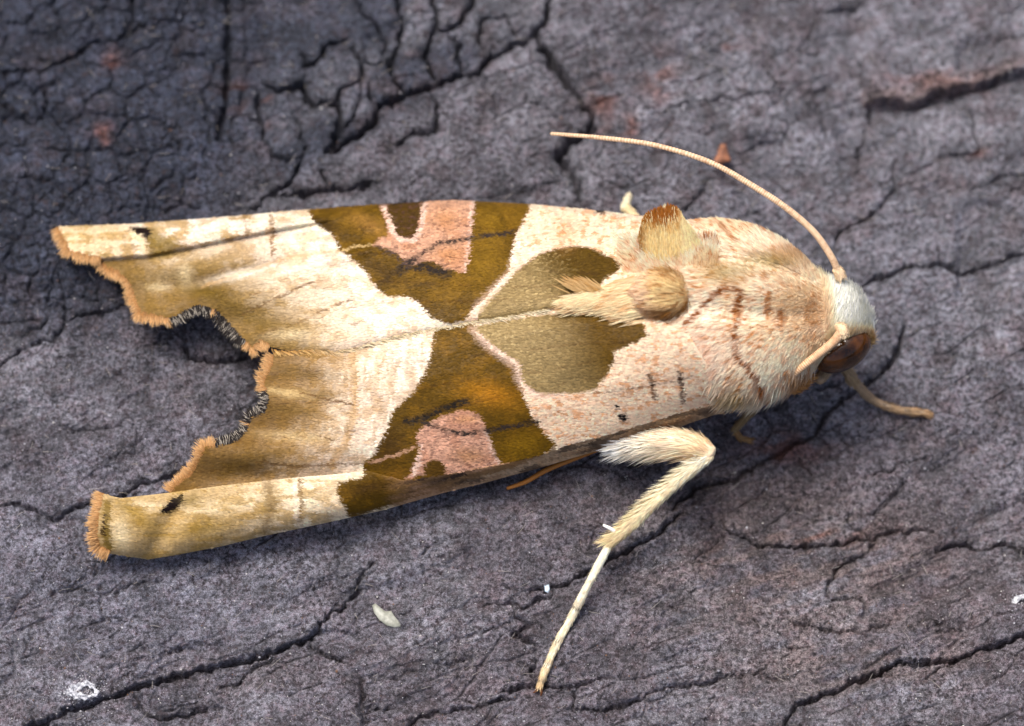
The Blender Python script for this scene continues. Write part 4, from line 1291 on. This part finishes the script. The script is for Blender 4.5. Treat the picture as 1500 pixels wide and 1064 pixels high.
antenna([P(1228,398,180), P(1217,375,192), P(1192,340,206), P(1152,305,218), P(1100,271,224), P(1040,238,222), P(960,213,206), P(880,202,180), P(806,196,146)],
        [5.0, 5.2, 5.0, 4.7, 4.4, 4.0, 3.7, 3.4, 2.6], 420, (230, 204, 172), (192, 154, 116), 'long ringed antenna sweeping back clear of the wings',
        ([P(1222,392,178), P(1228,398,178), P(1233,410,172)], [6.5, 8, 7.5]))
antenna([P(1234,484,196), P(1222,500,186), P(1196,521,178), P(1166,545,162), P(1142,566,104), P(1080,572,34), P(1000,606,30), P(900,648,26), P(838,673,26), P(800,689,22), P(770,706,17), P(742,716,12)],
        [7, 6.6, 6, 5.4, 4.6, 4.4, 4.2, 4, 4, 3.6, 2.6], 420, (236, 206, 170), (176, 120, 66), 'antenna folded down past the eye and back under the wing',
        ([P(1226,478,184), P(1234,482,196), P(1236,492,192)], [6.5, 8.5, 7.5]), (176, 112, 44))

# ---------------------------------------------------------------- legs
def leg(label, segs):
    root = bpy.data.objects.new('leg', None); COL.objects.link(root); root.parent = moth
    root.matrix_parent_inverse = moth.matrix_world.inverted(); root.empty_display_size = .001
    root['label'] = label
    for nm, path, radii, col, fur in segs:
        v, q, c, r, fr = tube(path, radii, 60, 16)
        u = np.repeat(np.linspace(0, 1, 60), 16)
        cc = np.tile(lin(col), (len(v), 1)) * (0.75 + .5 * vnoise(u * 30, np.tile(np.arange(16), 60), 341))[:, None]
        if nm == 'tarsus':
            for j in (.33, .55, .72, .87): cc = cc * (1 - .5 * np.exp(-((u - j) / .014) ** 2))[:, None]
        o = link(nm, mesh_arrays(nm, v, q, np.clip(cc, 0, .85)), M_SKIN, root)
        if fur:
            hv, hq, hc = leggy_fur(c, r, fr, *fur, joints=(.34, .56, .73, .88) if nm == 'tarsus' else ())
            link('leg_fur', mesh_arrays('leg_fur', hv, hq, hc), M_FUR, o, 'stuff')
    return root
def grad(c0, c1): return lambda u, n: lin(c0) * (1 - u[:, None]) + lin(c1) * u[:, None]
foot = Pb(790, 1008, 0); fz = float(bark_z(foot))
left = norm(np.array([-.75, .35, .35])); down = norm(np.array([-.6, -.6, -.1]))
leg('bent middle leg with a shaggy shank stretched out over the bark', [
    ('femur', [P(1046,668,106), P(1022,655,106), P(985,648,98), P(945,648,84), P(905,650,70)], [11, 17, 21, 20, 16], (236, 208, 172), (2600, 21, .85, grad((242,210,166), (250,244,232)), down, .2)),
    ('tibia', [P(1044,664,108), P(1010,690,98), P(960,733,80), P(925,768,64), P(893,796,50)], [9, 9.5, 10, 9, 7], (232, 210, 168), (2600, 12, .65, grad((250,242,218), (242,218,172)), left, .15)),
    ('tarsus', [P(896,792,50), P(866,848,36), P(838,903,fz + 26), P(815,945,fz + 17), P(798,984,fz + 11), P(790,1008,fz + 6)], [5.2, 6.6, 5.4, 6.6, 5.2, 6.2, 5.0, 5.8, 4.6, 4.0], (242, 230, 200), (1300, 8, .7, grad((248,240,216), (232,204,158)), None, .16)),
    ('spur', [P(901,779,64), P(893,774,68), P(881,768,68)], [3.0, 2.8, 1.7], (240, 236, 226), None),
    ('spur', [P(884,769.5,68), P(881,768,68), P(878,766.5,67)], [2.0, 1.8, .9], (30, 24, 20), None),
    ('claw', [P(791,1003,fz + 7), P(786,1012,fz + 6), P(781,1015,fz + 2)], [2.2, 1.8, .8], (96, 58, 30), None),
    ('claw', [P(791,1003,fz + 7), P(793,1014,fz + 6), P(792,1020,fz + 2)], [2.2, 1.8, .8], (96, 58, 30), None)])
zf2 = lambda x, y, a: Pb(x, y, a)
leg('front leg reaching forward below the head', [
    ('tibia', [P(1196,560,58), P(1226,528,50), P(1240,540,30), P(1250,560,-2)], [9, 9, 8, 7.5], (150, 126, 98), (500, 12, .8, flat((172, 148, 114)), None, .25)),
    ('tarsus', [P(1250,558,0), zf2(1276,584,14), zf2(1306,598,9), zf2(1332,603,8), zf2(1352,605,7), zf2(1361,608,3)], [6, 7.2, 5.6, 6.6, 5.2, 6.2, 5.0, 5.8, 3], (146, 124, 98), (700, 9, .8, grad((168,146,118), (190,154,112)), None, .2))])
leg('far front leg half hidden in the shade under the thorax', [  # leg and fur colours darkened, so the shade under the thorax is painted in
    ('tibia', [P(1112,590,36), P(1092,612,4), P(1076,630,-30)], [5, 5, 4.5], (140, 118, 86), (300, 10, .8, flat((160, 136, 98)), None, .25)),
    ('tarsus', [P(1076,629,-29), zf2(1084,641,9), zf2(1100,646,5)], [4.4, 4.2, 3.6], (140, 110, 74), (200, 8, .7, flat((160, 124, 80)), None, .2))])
leg('pale leg tip showing behind the upper wing edge', [
    ('tibia', [P(960,352,70), P(935,325,52), P(918,306,36)], [8, 8, 7], (214, 194, 150), (300, 9, .8, flat((232, 214, 172)), None, .2)),
    ('tarsus', [P(915,309,34), P(917,299,26), zf2(922,286,10)], [7, 6.5, 5], (236, 220, 184), (160, 6, .7, flat((240, 226, 194)), None, .2))])

# ---------------------------------------------------------------- small things lying on the bark
def plain_mat(name, a, b, rough=.6, transl=0.0, scale=.15):
    m, nt, bs, out = new_mat(name)
    n = noise_node(nt, px_coords(nt), scale, 4)
    c = mix(nt, ramp(nt, n, .35, .65), lin(a), lin(b))
    nt.links.new(c, bs.inputs['Base Color']); bs.inputs['Roughness'].default_value = rough
    if transl:
        tr = nt.nodes.new('ShaderNodeBsdfTranslucent'); nt.links.new(c, tr.inputs['Color'])
        ms = nt.nodes.new('ShaderNodeMixShader'); ms.inputs[0].default_value = transl
        nt.links.new(bs.outputs[0], ms.inputs[1]); nt.links.new(tr.outputs[0], ms.inputs[2]); nt.links.new(ms.outputs[0], out.inputs['Surface'])
    return m

def chip(name, outline, mat, label, cat, thick=3.0, dome=4.0, hole=None, seed=0, rough=1.0):
    """a small irregular flake: domed top over a traced outline, real thickness, resting on the bark"""
    g = 1.5
    px_, py_, z0, Q = grid_patch(outline, lambda x, y: 0 * x, g)
    if hole is not None:
        cxq, cyq = px_[Q].mean(1), py_[Q].mean(1)
        Q = Q[~inside(cxq, cyq, hole)]
    p0 = Pb(px_, py_, 0)
    d = seg_dist(px_, py_, outline, True)
    if hole is not None: d = np.minimum(d, seg_dist(px_, py_, hole, True))
    base = np.percentile(bark_z(p0), 70)
    z = base + 1.5 + dome * np.sqrt(np.clip(d / max(d.max(), 1), 0, 1)) + rough * 2 * (fbm(px_ / 6, py_ / 6, 400 + seed, 3) - .5)
    V = P(px_, py_, z)
    o = link(name, mesh_arrays(name, V, [Q]), mat)
    md = o.modifiers.new('thickness', 'SOLIDIFY'); md.thickness = (thick + 3) * S; md.offset = -1
    return tag(o, label, cat)
chip('seed_husk', [(545,887),(550,884),(557,890),(565,896),(573,895),(578,903),(585,911),(587,918),(579,920),(567,917),(556,909),(548,898)],
     plain_mat('husk', (164, 166, 152), (204, 206, 194), .3, .4, .09), 'pale translucent husk flake lying on bare bark', 'husk', 0.5, 4, None, 1, .6)
chip('lichen_crust', [(98,1009),(104,1003),(110,1004),(116,999),(122,1000),(127,995),(132,1000),(139,1003),(141,1009),(146,1013),(141,1021),(133,1021),(124,1027),(117,1022),(110,1025),(103,1019),(97,1018)],
     plain_mat('white_crust', (112, 114, 122), (208, 210, 216), .9, 0, .22), 'white crust ring with a dark hollow centre beside a long crack', 'lichen', 1, 1.5,
     [(113,1012),(120,1009),(125,1003),(130,1006),(137,1010),(138,1015),(130,1019),(121,1016)], 2, 3.4)
chip('lichen_crust', [(1482,882),(1486,874),(1500,870),(1512,876),(1514,886),(1504,894),(1490,894)],
     plain_mat('white_crust_small', (140, 142, 148), (214, 216, 220), .9, 0, .25), 'small white crust ring on smooth bark away from any crack', 'lichen', 1, 1.5,
     [(1490,884),(1497,877),(1505,878),(1504,887),(1495,889)], 3, 2)
chip('mineral_fleck', [(797,858),(804,856),(806,864),(803,869),(798,867)], plain_mat('blue_fleck', (176, 200, 216), (206, 222, 232), .3), 'tiny pale blue fleck at the edge of a crack', 'fleck', 2, 3, None, 4, .4)
chip('bark_chip', [(1043,238),(1050,222),(1056,210),(1064,212),(1067,226),(1072,236),(1060,240),(1048,243)],
     plain_mat('rust_chip', (104, 66, 48), (140, 92, 66), .75, 0, .12), 'rusty brown chip of bark below the raised antenna', 'bark chip', 4, 9, None, 5, 2)

def grit():
    """loose dust, grains and fibres that nobody could count"""
    parts = []
    n = 6000
    gx, gy = rng.uniform(-20, 1520, n), 1090 - 1110 * rng.random(n) ** 1.35
    gx[:260] = 118 + rng.normal(0, 20, 260); gy[:260] = 1014 + rng.normal(0, 12, 260)
    gx[260:330] = 1494 + rng.normal(0, 11, 70); gy[260:330] = 884 + rng.normal(0, 9, 70)
    p = Pb(gx, gy)
    p[:, 2] = bark_z(p)
    r = rng.uniform(.5, 1.25, n) * np.where(rng.random(n) < .04, 1.9, 1)
    oc = np.array([(1,0,0),(-1,0,0),(0,1,0),(0,-1,0),(0,0,1),(0,0,-1)], float)
    V = p[:, None] + oc[None] * r[:, None, None] * rng.uniform(.6, 1.3, (n, 6, 1)) + np.array([0, 0, .4])
    F = np.array([(0,2,4),(2,1,4),(1,3,4),(3,0,4),(2,0,5),(1,2,5),(3,1,5),(0,3,5)])
    Fq = ((np.arange(n) * 6)[:, None, None] + F[None]).reshape(-1, 3)
    pal = np.array([lin(c) for c in ((196,196,202),(150,148,156),(60,48,46),(120,92,74),(210,208,204),(84,76,80))])
    parts.append((V.reshape(-1, 3), [Fq], np.repeat(np.vstack([np.tile(pal[0], (330, 1)), pal[rng.integers(0, 6, n - 330)]]), 6, 0)))
    n = 900
    p = Pb(rng.uniform(-20, 1520, n), rng.uniform(-20, 1090, n)); p[:, 2] = bark_z(p) + 1
    a = rng.normal(math.radians(20), .8, n)
    d = np.stack([np.cos(a), np.sin(a), rng.uniform(-.02, .12, n)], -1)
    parts.append(hairs(p, d, rng.uniform(6, 22, n), rng.uniform(.25, .5, n), lin((150, 142, 136)), lin((186, 180, 172)), rng.normal(0, .15, (n, 3)) * [1, 1, .3]))
    v, q, c = merge(parts)
    o = link('grit', mesh_arrays('grit', v, q, c, smooth=False), M_SKIN, None, 'stuff')
    tag(o, 'loose pale dust grains and fibres strewn over the bark', 'grit')
grit()
